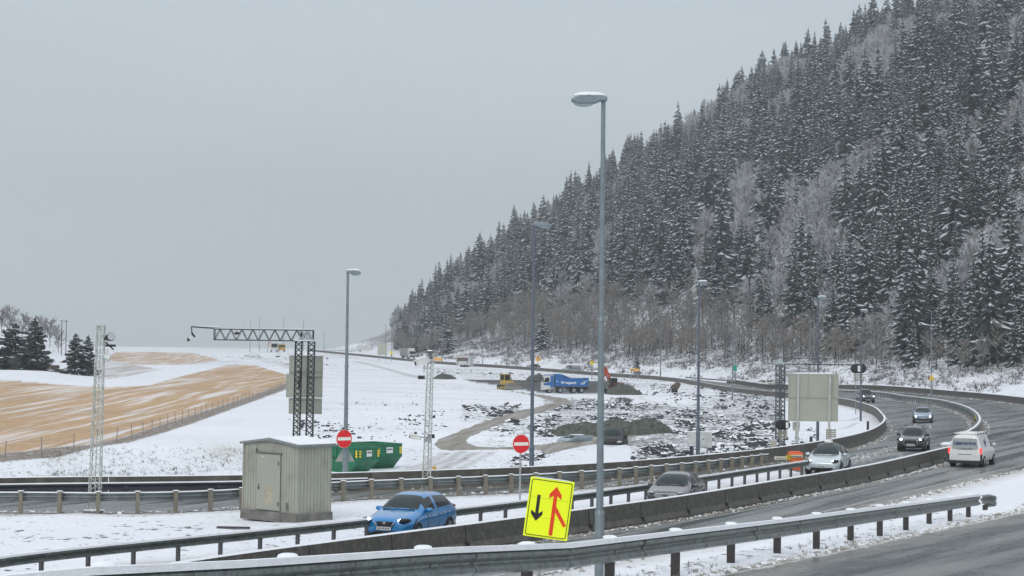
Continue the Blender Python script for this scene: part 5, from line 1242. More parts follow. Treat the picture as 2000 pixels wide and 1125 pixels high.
text_part('Westgaard', .62, M_white, tip, Matrix.Translation((-.45, 1.262, 1.86)) @ Matrix.Rotation(R(180), 4, 'Z') @ Matrix.Rotation(R(90), 4, 'X'), bold=.018)
mb = MB()
for k, h_ in enumerate((.22, .38, .52)): mb.box((-2.75 - k * .26, 1.262, 1.58 + h_ / 2), (.15, .012, h_), 0)
mb.box((1.6, 1.262, 2.1), (.35, .012, .10), 0); mb.box((-3.55, 1.262, 2.15), (.35, .012, .12), 0); mb.build('white_mark', M_white, tip)
for x in (f0 - 1.25, f0 - 3.15, -1.45, -2.85):
    for s_ in (1, -1):
        wheel(t, x, s_ * 1.07, .52, .32, s_)
for x in (-1.45, -2.85): mb = MB(); mb.prism([(x - .65, .9), (x - .5, 1.12), (x + .5, 1.12), (x + .65, .9), (x + .6, .9), (x + .46, 1.06), (x - .46, 1.06), (x - .6, .9)], .85, 1.24, 0); mb.build('mudguard', M_ch, t)
mb = MB(); mb.box((f0 - .02, 0, .68), (.12, 2.4, .3), 0); mb.build('bumper', M_tw, t, bevel=.04)
# ---------------------------------------------------------------- bulldozer
b = gd(991, 352); t = thing('bulldozer', 'yellow bulldozer with a wide blade on the dark gravel', 'bulldozer', tuple(b), R(-52), 'construction machines')
M_by = mat('worn machine yellow', (.50, .33, .05), .6, 0, .2, 2, dirt=((.12, .10, .06), .6, 2))
for s_ in (1, -1):
    mb = MB(); mb.prism([(-1.5, .25), (-1.15, .02), (1.15, .02), (1.5, .3), (1.35, .75), (-1.2, .95), (-1.5, .7)], s_ * 1.05 - .25, s_ * 1.05 + .25, 0); tr = mb.build('track', M_ch, t, bevel=.05)
    mb = MB()
    for x in (-.9, -.3, .3, .9): mb.tube((x, s_ * 1.32, .3), (x, s_ * 1.0, .3), .2, n=12)
    mb.build('track_roller', M_by, tr)
mb = MB(); mb.prism([(-1.3, .6), (1.5, .6), (1.5, 1.5), (.3, 1.62), (-1.3, 1.5)], -.72, .72, 0); mb.build('engine_hood', M_by, t, bevel=.06)
mb = MB(); mb.box((-.6, 0, 2.2), (1.3, 1.3, 1.1), 0); c_ = mb.build('cab_glazing', M_glass, t)
mb = MB()
for x in (-1.25, .05):
    for y in (-.66, .66): mb.box((x, y, 2.2), (.1, .1, 1.2), 0)
mb.box((-.6, 0, 1.7), (1.4, 1.4, .12), 0); mb.build('cab_frame', M_by, t)
mb = MB(); mb.box((-.6, 0, 2.84), (1.6, 1.6, .14), 0, bev=.1); r_ = mb.build('cab_roof', M_by, t); mb = MB(); mb.ell((-.6, 0, 2.9), (.7, .7, .12), 0, 12, 5); mb.build('snow_cap', M_snow, r_)
mb = MB(); mb.tube((.8, .3, 1.5), (.8, .3, 2.3), .07, n=8); mb.build('exhaust', M_ch, t)
mb = MB(); mb.prism([(2.15, .05), (2.3, .1), (2.12, .6), (2.35, 1.2), (2.22, 1.22), (1.98, .6)], -2.1, 2.1, 0); mb.build('blade', mat('scraped steel', (.26, .25, .22), .5, .3), t)
mb = MB()
for s_ in (1, -1): mb.tube((0, s_ * 1.4, .5), (2.1, s_ * 1.4, .4), .1, n=6); mb.tube((1.2, s_ * .5, 1.3), (2.1, s_ * .7, .8), .06, n=6)
mb.build('push_arm', M_by, t)
# ---------------------------------------------------------------- excavator
b = gd(1199, 338); t = thing('excavator', 'red excavator with folded boom beside the tallest lamp pole', 'excavator', tuple(b), R(200), 'construction machines')
M_er = mat('machine red', (.52, .07, .03), .5, dirt=((.10, .04, .03), .5, 2))
for s_ in (1, -1): mb = MB(); mb.prism([(-1.6, .35), (-1.3, .05), (1.3, .05), (1.6, .35), (1.35, .75), (-1.35, .75)], s_ * .95 - .25, s_ * .95 + .25, 0); mb.build('track', M_ch, t, bevel=.05)
mb = MB(); mb.tube((0, 0, .7), (0, 0, 1.0), .6, n=16); mb.box((-.5, 0, 1.45), (2.3, 2.3, .95), 0, bev=.2); mb.build('upper_body', mat('machine dark red', (.15, .045, .035), .6), t, bevel=.04)
mb = MB(); mb.box((.35, .68, 2.05), (1.25, .85, 1.5), 0, bev=.1); cb_ = mb.build('cab', M_ch, t, bevel=.04)
mb = MB(); mb.box((.35, 1.115, 2.3), (.9, .02, .7), 0); mb.box((.985, .68, 2.25), (.02, .65, .9), 0); mb.build('cab_window', M_ws, cb_)
mb = MB()
def beam(mb, p, q_, h0, h1, w_=.32):
    p = Vector(p); q_ = Vector(q_); d_ = (q_ - p).normalized(); nn_ = Vector((-d_.z, 0, d_.x)); vs = []
    for c_, h_ in ((p, h0), (q_, h1)):
        for sy in (-1, 1):
            for sn_ in (-1, 1): vs.append(c_ + nn_ * (h_ / 2 * sn_) + Vector((0, sy * w_ / 2, 0)))
    mb.add(vs, [(0, 1, 3, 2), (4, 6, 7, 5), (0, 4, 5, 1), (2, 3, 7, 6), (0, 2, 6, 4), (1, 5, 7, 3)])
beam(mb, (.5, -.1, 1.4), (1.15, -.1, 3.4), .55, .7); beam(mb, (1.15, -.1, 3.35), (1.75, -.1, 4.7), .7, .5); mb.build('boom', M_er, t, bevel=.03)
mb = MB(); beam(mb, (1.6, -.1, 4.75), (2.3, -.1, 1.5), .5, .34); mb.build('stick', M_er, t, bevel=.03)
mb = MB(); mb.tube((.9, .15, 1.5), (1.3, .15, 3.3), .08, n=8); mb.tube((1.3, -.1, 4.2), (1.95, -.1, 4.3), .07, n=8); mb.build('hydraulic_ram', M_rim, t)
mb = MB(); mb.prism([(2.1, 1.6), (2.5, 1.5), (2.6, .7), (2.2, .3), (1.6, .5), (1.8, .9)], -.6, .5, 0); mb.build('bucket', M_ch, t, bevel=.04)
# small digger bucket with spoil on the right
b = gd(1318, 345); t = thing('digger_bucket', 'small brown digging attachment lying on a snowy heap beyond the work site', 'bucket', tuple(b), R(20))
mb = MB(); mb.prism([(-.7, .9), (.5, 1.9), (1.0, 1.6), (.7, .9), (.3, .5), (-.3, .5)], -.6, .6, 0); mb.build('bucket', mat('rusty brown', (.10, .07, .05), .8), t, bevel=.04)
mb = MB()
for s_ in (-.5, 0, .5): mb.tube((0, s_, .6), (-.5, s_ * 1.3, 1.4), .07, n=6)
mb.build('tine', M_ch, t)
mb = MB(); mb.box((0, 0, .35), (.9, .8, .6), 0); mb.build('foot', M_ch, t)
# ---------------------------------------------------------------- lorry and trailer kiosk
b = gd(801, 700); t = thing('white_lorry', 'white lorry with dark windscreen far away behind the centre mast', 'truck', tuple(b), R(-65))
mb = MB(); mb.box((-3.4, 0, 2.35), (7.2, 2.5, 2.9), 0); mb.build('cargo_box', mat('grey box side', (.30, .30, .30), .6), t)
mb = MB(); mb.prism([(.3, .6), (2.2, .5), (2.25, 1.7), (1.9, 2.9), (1.2, 3.9), (.3, 3.9)], -1.22, 1.22, 0); cb_ = mb.build('cab', M_tw, t, bevel=.08)
mb = MB(); mb.prism([(2.23, 1.72), (2.29, 1.72), (1.98, 2.75), (1.92, 2.75)], -1.1, 1.1, 0); mb.build('windscreen', M_glass, cb_)
mb = MB(); mb.box((2.25, 0, .95), (.08, 1.8, .6), 0); mb.build('grille', M_black, cb_)
mb = MB(); mb.box((-2.5, 0, .8), (8, 1.0, .3), 0); mb.build('chassis', M_ch, t)
for x in (1.2, -3.6, -5.2):
    for s_ in (1, -1): wheel(t, x, s_ * 1.05, .5, .3, s_)
b = gd(908, 560); t = thing('trailer_kiosk', 'white kiosk trailer with red lettering and an open front beyond the barrier', 'kiosk', tuple(b), R(-33))
M_kw = mat('kiosk white', (.55, .57, .56), .5)
mb = MB(); mb.box((0, 0, 1.9), (4.8, 2.2, 2.9), 0); mb.build('wall', M_kw, t, bevel=.03)
mb = MB(); mb.box((0, -.03, 3.4), (4.95, 2.3, .12), 0); mb.build('roof', mat('kiosk pink trim', (.50, .33, .30), .6), t)
mb = MB(); mb.box((0, -1.14, 2.15), (3.8, .06, 1.0), 0); mb.box((0, -1.14, 1.2), (3.8, .05, .9), 1); mb.build('serving_hatch', [mat('warm brown opening', (.14, .11, .09), .7), M_kw], t)
mb = MB(); mb.box((0, -1.4, 2.85), (4.6, .6, .35), 0); mb.build('fascia', M_kw, t)
mb = MB(); mb.box((-1.1, -1.72, 2.86), (.9, .02, .13), 0); mb.box((.9, -1.72, 2.86), (1.9, .02, .13), 0); mb.build('red_stripe', mat('brick red', (.45, .07, .05), .5), t)
M_kr = MATS['brick red']
mb = MB()
for k, (y, z, w3, h3) in enumerate(((-.55, 2.25, .12, .5), (-.30, 2.15, .22, .26), (-.02, 2.25, .12, .45), (.25, 2.15, .22, .26), (.5, 2.15, .14, .24), (.1, 1.6, .5, .10))): mb.box((-2.42, -y, z), (.02, w3, h3), 0)
mb.build('red_lettering', M_kr, t)
mb = MB()
for x in (-.6, .6): mb.tube((x, -1.1, .4), (x, 1.1, .4), .38, n=14)
mb.build('wheel', M_tyre, t)
for x in (-1.75, 1.75): mb = MB(); mb.box((x, -1.5, 1.5), (.1, .1, 2.7), 0); mb.build('post', mat('warm brown opening', (.14, .11, .09), .7), t)
# horizon: bus-like white truck, yellow machine, bridge
b = gd(536, 790); 
def far_truck(u, v, d, label, m1, nm='distant_truck', L=6, Hh=3.2, rz_=-80, cat='truck'):
    p = gd(u, d); t = thing(nm, label, cat, tuple(p), R(rz_)); mb = MB(); mb.prism([(-L / 2, .6), (L / 2, .6), (L / 2 + .05, 1.6), (L / 2 - .3, Hh), (-L / 2, Hh)], -1.2, 1.2, 0); o = mb.build('body', m1, t, bevel=.08)
    mb = MB(); mb.prism([(L / 2 + .06, 1.65), (L / 2 + .1, 1.65), (L / 2 - .2, Hh - .35), (L / 2 - .26, Hh - .35)], -1.1, 1.1, 0); mb.build('windscreen', M_glass, o)
    for x in (-L * .3, L * .3):
        for s_ in (1, -1): wheel(t, x, s_ * 1.02, .45, .28, s_)
    return t
far_truck(535, 680, 690, 'white truck on the horizon below the truss arm', M_tw, L=6, Hh=3.4)
far_truck(550, 681, 690, 'yellow-brown machine beside the white truck on the horizon', M_by, nm='distant_machine', L=3, Hh=2.8, cat='machine')
board(526, 672, 9, 12, 690, 'white billboard with pale red writing on the horizon', mat('billboard', (.55, .50, .48), .6), 'rect', None, [(-.2, .2, .12, .3), (.15, .2, .12, .3), (-.2, -.2, .12, .2)], posts=2, nm='billboard', cat='billboard')
far_truck(712, 692, 880, 'white van-like truck parked under the far bridge', M_tw, nm='distant_truck', L=7, Hh=2.9, rz_=0)
t = thing('road_bridge', 'grey road bridge on the horizon left of the wooded hill', 'bridge', (0, 0, 0)); a_0 = Dp(606, 683, 930); a_1 = Dp(748, 688, 900)
t.location = a_0; dv = a_1 - a_0; t.rotation_euler = (0, 0, math.atan2(dv.y, dv.x)); Lb = dv.length
M_br = mat('bridge concrete', (.16, .17, .175), .7)
mb = MB(); mb.prism([(0, -.2), (Lb, -.2), (Lb, -2.0), (Lb * .45, -1.9), (0, -1.1)], -4, 4, 0); mb.build('deck', M_br, t)
mb = MB(); mb.box((Lb / 2, -4, .75), (Lb, .06, .08), 0); mb.box((Lb / 2, -4, .35), (Lb, .06, .06), 0)
for k in range(24): mb.box((Lb * k / 23, -4, .3), (.08, .08, 1.0), 0)
mb.build('parapet', M_galv, t)
mb = MB(); mb.box((Lb * .7, 0, -3.2), (2.2, 5, 3.5), 0); mb.build('pier', M_br, t)
mb = MB(); mb.box((Lb * .16, 0, -2.4), (Lb * .3, 9, 2.4), 0); mb.build('abutment', M_br, t)
mb = MB(); mb.box((Lb / 2, 0, -.16), (Lb, 8.2, .08), 0); mb.build('snow_cap', M_snow, t)
# ---------------------------------------------------------------- farmyard
b = gd(96, 368); t = thing('barn', 'small dark red barn between the conifers at the left', 'barn', tuple(b), R(-25)); t.scale = (.62, .62, .62)
mb = MB(); mb.box((0, 0, 1.4), (5.0, 4.0, 2.4), 0); mb.prism([(-2.5, 2.6), (2.5, 2.6), (0, 3.6)], -2.0, 2.0, 0); mb.build('wall', mat('barn red brown', (.085, .05, .045), .8), t)
mb = MB(); mb.prism([(-2.8, 2.5), (0, 3.65), (0, 3.8), (-2.9, 2.65)], -2.3, 2.3, 0); mb.prism([(2.8, 2.5), (2.9, 2.65), (0, 3.8), (0, 3.65)], -2.3, 2.3, 0); mb.build('roof', M_snow, t)
mb = MB(); mb.box((1.9, -2.05, 1.2), (1.0, .08, 2.4), 0); mb.build('door', mat('tan wood', (.36, .28, .18), .7), t)
b = gd(78, 372); t = thing('green_container', 'small green container beside the dark conifer', 'container', tuple(b)); mb = MB(); mb.box((0, 0, .9), (1.4, 1.2, 1.8), 0, bev=.05); mb.build('body', mat('dull green', (.04, .10, .05), .6), t); mb = MB(); mb.box((0, 0, 1.85), (1.5, 1.3, .08), 0); mb.build('lid', M_snow, t)
b = gd(-4, 430); t = thing('farmhouse', 'house with a snowy roof at the left picture edge', 'house', tuple(b), R(10))
mb = MB(); mb.box((0, 0, 1.6), (9, 6, 3.2), 0); mb.prism([(-3, 3.2), (3, 3.2), (0, 5.0)], -4.5, 4.5, 0, axis='x'); mb.build('wall', mat('red wall', (.13, .04, .035), .8), t)
mb = MB(); mb.prism([(-3.4, 3.0), (0, 5.0), (0, 5.25), (-3.5, 3.2)], -4.9, 4.9, 0, axis='x'); mb.prism([(3.4, 3.0), (3.5, 3.2), (0, 5.25), (0, 5.0)], -4.9, 4.9, 0, axis='x'); mb.build('roof', M_snow, t)
for x in (-3, -1, 1, 3): mb = MB(); mb.box((x, -3.03, 1.7), (.9, .08, 1.0), 0); mb.build('window', M_glass, t)
b = gd(124, 560); t = thing('power_pole', 'wooden twin-pole power line support on the left ridge', 'power pole', tuple(b), R(8)); hh_ = Dp(124, 626, 560).z - b.z
for s_ in (-1, 1): mb = MB(); mb.tube((s_ * .65, 0, -.3), (s_ * .65, 0, hh_), .13, .10, 8); mb.build('pole', M_ch, t)
mb = MB(); mb.box((0, 0, hh_ - .15), (2.2, .12, .16), 0); mb.build('crossbar', M_ch, t)
# wire fence round the field
def fence(pts, label, step=5.0, hh_=1.0):
    P = resample(catmull([gp(*p) for p in pts], 3), 1.0); t = thing('wire_fence', label, 'fence', tuple(P[0]))
    idx = list(range(0, len(P), int(step)))
    for i in idx[:95]:
        g_ = float(gz(P[i].x, P[i].y)); mb = MB(); mb.tube((P[i].x - P[0].x, P[i].y - P[0].y, g_ - P[0].z - .2), (P[i].x - P[0].x + rng.uniform(-.08, .08), P[i].y - P[0].y, g_ - P[0].z + hh_), .028, n=5); mb.build('post', mat('fence post', (.24, .21, .19), .8), t)
    mb = MB()
    for z in (.2, .5, .8, .98):
        for a, c in zip(idx, idx[1:]):
            pa, pc = P[a], P[c]; mb.tube((pa.x - P[0].x, pa.y - P[0].y, float(gz(pa.x, pa.y)) - P[0].z + z), (pc.x - P[0].x, pc.y - P[0].y, float(gz(pc.x, pc.y)) - P[0].z + z), .006, n=3, cap=False)
    mb.build('wire_mesh', mat('fence wire', (.22, .20, .19), .6), t)
fence([(-60, 905), (40, 891), (120, 882), (190, 870), (260, 856), (330, 833), (400, 810), (470, 788), (530, 768), (565, 752)], 'wire fence along the lower edge of the stubble field')
fence([(480, 700), (510, 706), (545, 714), (566, 721)], 'thin wire fence at the far right corner of the stubble field', step=3, hh_=1.6)
# plank lying in the snow
b = P0(445, 1033); t = thing('plank', 'dark plank lying in the snow in front of the shed', 'plank', tuple(b), R(-4)); mb = MB(); mb.box((.2, 0, .05), (1.2, .1, .08), 0); mb.build('board', mat('dark wet wood', (.06, .05, .055), .7), t)
# ================================================================ spoil heaps, rubble, scrub
def heap(u, v, rx, ry, h, label, col, seed=0):
    b = gp(u, v); t = thing('gravel_heap', label, 'gravel heap', tuple(b), group='heaps of dark gravel')
    n, m_ = 34, 26; vs = []; fs = []
    for j in range(m_):
        for i in range(n):
            x = -1 + 2 * i / (n - 1); y = -1 + 2 * j / (m_ - 1); r = math.hypot(x, y)
            k = mnoise.fractal(Vector((x * 1.8 + seed, y * 1.8, seed)), .9, 2.1, 4)
            z = h * max(0, 1 - (r * (1 + .25 * k)) ** 2.6) * (1 + .3 * k)
            if z > .05: z += mnoise.fractal(Vector((x * 7 + seed, y * 7, 3)), .8, 2, 3) * h * .22
            vs.append((x * rx, y * ry, z - .12))
    for j in range(m_ - 1):
        for i in range(n - 1): fs.append((j * n + i, j * n + i + 1, (j + 1) * n + i + 1, (j + 1) * n + i))
    mb = MB(); mb.add(vs, fs); mb.build('heap', col, t, smooth=False); return t
M_hp = mat('dark greenish gravel', (.085, .095, .078), .95, 0, .5, 4.5, bump_=1.0, dirt=((.035, .038, .034), .8, 3))
heap(1143, 848, 2.9, 4.0, 1.0, 'left dark gravel heap, behind the tallest lamp pole', M_hp, 1)
heap(1207, 848, 2.6, 4.0, 1.12, 'middle dark gravel heap right of the tallest lamp pole', M_hp, 2)
heap(1260, 845, 2.3, 3.6, 1.12, 'right dark gravel heap on the work site', M_hp, 3)
heap(1217, 770, 3.2, 5, 1.7, 'low dark spoil heap at the foot of the red excavator', M_hp, 5)
heap(1048, 745, 2.8, 5, 1.5, 'dark spoil pushed up by the bulldozer blade', M_hp, 6)
heap(868, 740, 2.6, 5, 1.2, 'small dark debris heap right of the white box camera', M_hp, 7)
M_stone = mat('dark wet stone', (.05, .053, .062), .7, 0, .3, 2)
def rockmesh(r, sx, sy, sz):
    v = []; 
    for z in (-1, 1):
        for x, y in ((-1, -1), (1, -1), (1, 1), (-1, 1)): v.append([x * sx * r.uniform(.6, 1.1), y * sy * r.uniform(.6, 1.1), z * sz * r.uniform(.6, 1.2)])
    return v
zones = [([(905, 790), (1015, 790), (1010, 812), (905, 822)], 90, .75), ([(950, 828), (1060, 812), (1150, 808), (1110, 850), (960, 856)], 150, .6), ([(1060, 775), (1180, 778), (1320, 800), (1300, 822), (1120, 820), (1060, 800)], 420, .45),
         ([(1300, 805), (1440, 790), (1530, 790), (1530, 890), (1440, 885), (1400, 850), (1310, 850)], 800, .52), ([(1235, 885), (1290, 868), (1345, 872), (1350, 893), (1245, 905)], 160, .55), ([(1380, 870), (1530, 860), (1530, 893), (1390, 893)], 200, .5),
         ([(955, 925), (1000, 895), (1070, 880), (1075, 895), (1010, 922)], 110, .36), ([(850, 722), (1180, 738), (1540, 768), (1530, 785), (1250, 770), (1180, 750), (1000, 738), (850, 732)], 420, .65), ([(1100, 780), (1540, 768), (1540, 800), (1200, 800)], 260, .5),
         ([(770, 815), (870, 800), (870, 835), (770, 832)], 40, .45), ([(560, 815), (700, 830), (690, 850), (600, 860)], 90, .35), ([(660, 780), (860, 760), (850, 870), (700, 860)], 110, .25), ([(440, 690), (640, 700), (640, 720), (480, 705)], 70, .8), ([(1560, 840), (1600, 830), (1590, 870), (1540, 880)], 70, .35), ([(580, 880), (640, 870), (650, 930), (560, 935)], 30, .2)]
mb = MB(); rk = random.Random(5)
for poly, n, size in zones:
    xs = [p[0] for p in poly]; ys = [p[1] for p in poly]; c_ = 0; tr_ = 0; n = int(n * 1.25); size *= .78
    while c_ < n and tr_ < n * 20:
        tr_ += 1; u, v = rk.uniform(min(xs), max(xs)), rk.uniform(min(ys), max(ys))
        if not inpoly(np.array([u]), np.array([v]), poly)[0]: continue
        if mnoise.noise(Vector((u * .022, v * .07, 1))) < -.08: continue
        if inpoly(np.array([u]), np.array([v]), TR)[0]: continue
        b = gp(u, v, 80); s_ = size * rk.uniform(.3, 1.0) * (.62 if rk.random() < .85 else 1.15)
        sx, sy, sz = s_ * rk.uniform(.5, 1.2), s_ * rk.uniform(.3, .8), s_ * rk.uniform(.2, .42)
        M_ = Matrix.Translation((b.x, b.y, b.z + sz * .35)) @ Matrix.Rotation(rk.uniform(0, 6.28), 4, 'Z') @ Matrix.Rotation(rk.uniform(-.45, .45), 4, 'X') @ Matrix.Rotation(rk.uniform(-.4, .4), 4, 'Y')
        vv_ = rockmesh(rk, sx, sy, sz); mb.add(vv_, [(3, 2, 1, 0), (0, 1, 5, 4), (1, 2, 6, 5), (2, 3, 7, 6), (3, 0, 4, 7)], 0, M_); mb.add(vv_[4:], [(0, 1, 2, 3)], 0 if rk.random() < .12 else 1, M_)
        c_ += 1
o = mb.build('rubble', [M_stone, M_snow]); tag(o, 'dark broken stones with snow on top scattered over the work site', 'rubble', kind='stuff')
# scrub on the bank and dead grass by the rails
M_twig = mat('brown twigs', (.11, .09, .075), .9, 0, .3, 1); M_frost = mat('frosted twigs', (.42, .43, .45), .9, 0, .2, 1)
def bank(a, s):   # hill coordinates -> xy
    off = float(np.interp(a, [0, 200, 290, 350, 375, 400, 450, 520, 600, 700], [6, 6, 9, 15, 9, 2, -2, -12, -21, -24])); q = s + off
    x = B0[0] + BE[0] * (a - 290) + BN[0] * q; y = B0[1] + BE[1] * (a - 290) + BN[1] * q; return x, y
mb = MB(); rk = random.Random(9)
def tuft(x, y, h, n, spread, th=.03):
    z = float(gz(x, y))
    for _ in range(n):
        a = rk.uniform(0, 6.28); l_ = h * rk.uniform(.5, 1.1); dx, dy = math.cos(a) * spread * rk.random(), math.sin(a) * spread * rk.random()
        p = Vector((x + dx * .3, y + dy * .3, z - .05)); q_ = p + Vector((dx, dy, l_)); w_ = Vector((-math.sin(a) + .3, math.cos(a), 0)) * th
        mb.add([p - w_, p + w_, q_], [(0, 1, 2)], 1 if rk.random() < .35 else 0)
for _ in range(6500):
    a = rk.uniform(215, 760); s = rk.uniform(1, 30) ; 
    if mnoise.noise(Vector((a * .05, s * .12, 0))) < -.15: continue
    x, y = bank(a, s)
    if y < 200: continue
    tuft(x, y, rk.uniform(.4, 1.5), 12, 1.2, .05)
for _ in range(900):
    s = rk.uniform(-.3, 1.05); p = rk.uniform(-1.6, .9); P_ = RA + RD * s + RNn * p; tuft(P_[0], P_[1], rk.uniform(.05, .16), 6, .16, .006)
for _ in range(500):
    u, v = rk.uniform(80, 500), rk.uniform(875, 940); b = gp(u, v, 60); tuft(b.x, b.y, rk.uniform(.1, .3), 6, .3, .012)
for _ in range(260):
    i = rk.randrange(len(rail3) - 1); p = rail3[i]; tuft(p.x + rk.uniform(-.6, .6), p.y - rk.uniform(.1, 1.2), rk.uniform(.06, .18), 6, .2, .008)
for _ in range(700):
    b = gp(rk.uniform(0, 600), rk.uniform(868, 905) if rk.random() < .3 else rk.uniform(905, 940), 60)
    tuft(b.x, b.y, rk.uniform(.05, .2), 5, .25, .01)
cl_ = MB()
def clod(x, y, z, r_):
    vv_ = rockmesh(rk, r_, r_ * rk.uniform(.6, 1), r_ * rk.uniform(.35, .7)); cl_.add(vv_, [(0, 1, 5, 4), (1, 2, 6, 5), (2, 3, 7, 6), (3, 0, 4, 7), (4, 5, 6, 7)], 0 if rk.random() < .55 else 1, Matrix.Translation((x, y, z)) @ Matrix.Rotation(rk.uniform(0, 6.28), 4, 'Z') @ Matrix.Rotation(rk.uniform(-.5, .5), 4, 'X'))
for _ in range(1500):
    sp_ = rk.uniform(-.2, 1.5); pp_ = .95 - abs(rk.gauss(0, .28)); P_ = RA + RD * sp_ + RNn * pp_; clod(P_[0], P_[1], float(gz(P_[0], P_[1])), rk.uniform(.015, .07))
for ln, off, n_, sc_ in ((bar2, .55, 1200, .05), (bar2, -.5, 500, .06), (edge1, .15, 700, .06), (rail3, -.45, 900, .06), (rail2, .5, 700, .05), (bar4, .6, 1300, .08), (bar5, .8, 500, .08), (bar5, -.8, 500, .08), (bar6, -.7, 500, .10)):
    for _ in range(n_):
        i_ = rk.randrange(len(ln) - 1); a_, b_ = ln[i_], ln[i_ + 1]; d_ = Vector((b_[0] - a_[0], b_[1] - a_[1], 0)).normalized(); q = Vector((a_[0], a_[1], 0)).lerp(Vector((b_[0], b_[1], 0)), rk.random()) + Vector((d_.y, -d_.x, 0)) * (off + rk.gauss(0, .16))
        if q.y < 450: clod(q.x, q.y, float(gz(q.x, q.y)) + .01, sc_ * rk.uniform(.3, 1.3))
for _ in range(900):   # lumpy slush stripe between the wheel tracks of the merging lanes
    u, v = rk.uniform(1640, 1760), 0; v = 906 - (u - 1640) * .28 + rk.gauss(0, 4); q = P0(u, v); clod(q.x, q.y, .0, rk.uniform(.02, .06))
oc = cl_.build('snow_clods', [mat('dirty slush', (.36, .345, .31), .8, 0, .3, 3), M_snow]); tag(oc, 'clods of dirty ploughed snow along the road edges', 'snow clods', kind='stuff')
o = mb.build('scrub', [M_twig, M_frost]); tag(o, 'snow-dusted brown scrub and dead grass on the banks and verges', 'scrub', kind='stuff')

# ================================================================ trees
M_ndl = mat('spruce needles', (.020, .036, .027), .85, 0, .4, 1.2); M_ndl2 = mat('dark spruce needles', (.012, .023, .019), .85, 0, .4, 1.2); M_bark = mat('bark', (.07, .058, .05), .9, 0, .3, 3)
M_tsn = mat('snow on branches', (.60, .64, .67), .8, var=.15, scale=.8)
def spruce(seed, H=16, Rm=3.3, nw=21, nb=11, snow=.6, dense=1.0, droop=.5):
    r = random.Random(seed); mb = MB(); sx = r.uniform(.85, 1.15); asym = r.uniform(0, 6.28)
    for k in range(nw):
        f = k / (nw - 1); z = H * (.05 + .93 * f ** .95) + r.uniform(-.12, .12); Rr = Rm * (1 - f) ** .72 * r.uniform(.70, 1.18) + .10
        n = max(4, int(nb * (1 - .5 * f))); ph = r.uniform(0, 6.28)
        for i in range(n):
            if r.random() < .12: continue
            a = ph + 6.283 * i / n + r.uniform(-.3, .3); L = Rr * r.uniform(.5, 1.22) * (1 + .18 * math.cos(a - asym)); dz = L * (droop + r.uniform(-.22, .25)) * (1 - .6 * f); w_ = (L * .19 + .13) * r.uniform(.75, 1.2); zo = z + r.uniform(-.25, .25)
            c, s = math.cos(a), math.sin(a); up = r.uniform(.02, .16) * L
            def pt(d, lat, zz): return (c * d - s * lat, s * d + c * lat, zo + zz)
            p0 = pt(0, 0, .05); t_ = pt(L, 0, -dz + up); m1 = pt(L * .5, w_, -dz * .55 - .26); m2 = pt(L * .5, -w_, -dz * .55 - .26); mc = pt(L * .5, 0, -dz * .38 + .06); h1 = pt(L * .82, w_ * .75, -dz * .9 - .34); h2 = pt(L * .82, -w_ * .75, -dz * .9 - .34)
            mb.add([p0, m1, h1, t_, h2, m2, mc], [(0, 1, 6), (1, 2, 6), (2, 3, 6), (3, 4, 6), (4, 5, 6), (5, 0, 6)], 0)
            # hanging sprays
            for q in (.45, .7, .95):
                lt = r.uniform(-1, 1) * w_; hd = r.uniform(.15, .45) * (1 - .6 * f); b_ = L * q
                mb.add([pt(b_ - .16, lt, -dz * q * .9 - .05), pt(b_ + .16, lt, -dz * q * .9 - .05), pt(b_ + r.uniform(-.05, .1), lt * 1.2, -dz * q - hd)], [(0, 1, 2)], 0)
            # snow lying along the bough: a folded strip with a lumpy outline, plus side twigs
            if r.random() < snow + .12:
                u0 = r.uniform(.08, .4); e = r.uniform(.07, .13); wz = w_ * r.uniform(.30, .62); um = u0 + (1 - u0) * r.uniform(.4, .7)
                rg = [pt(L * u0, 0, -dz * u0 * .8 + e + .05), pt(L * um, 0, -dz * um * .80 + e + .06), pt(L * .97, 0, -dz * .97 + up + e)]
                lf = pt(L * (um + .05), wz, -dz * um * .95 - .10 + e); rt = pt(L * (um + .05), -wz, -dz * um * .95 - .10 + e)
                mb.add(rg + [lf, rt], [(0, 1, 3), (1, 2, 3), (0, 4, 1), (1, 4, 2)], 1)
            for sd in (-1, 1):
                if r.random() < snow * .7:
                    u0 = r.uniform(.35, .6); u1 = u0 + r.uniform(.18, .32)
                    mb.add([pt(L * u0, sd * w_ * .25, -dz * u0 * .8 + .02), pt(L * (u0 + .1), sd * w_ * .95, -dz * u0 - .12), pt(L * u1, sd * w_ * .85, -dz * u1 * .97 - .12)], [(0, 1, 2)], 1)
    mb.tube((0, 0, H * .9), (0, 0, H * 1.02), .07, .012, 4, 0)
    me = mb.mesh('crown', [M_ndl if seed % 2 else M_ndl2, M_tsn], recalc=False)
    mb = MB(); mb.tube((0, 0, -.6), (0, 0, H * .92), .22, .04, 7); tm = mb.mesh('trunk', M_bark); return me, tm, mb
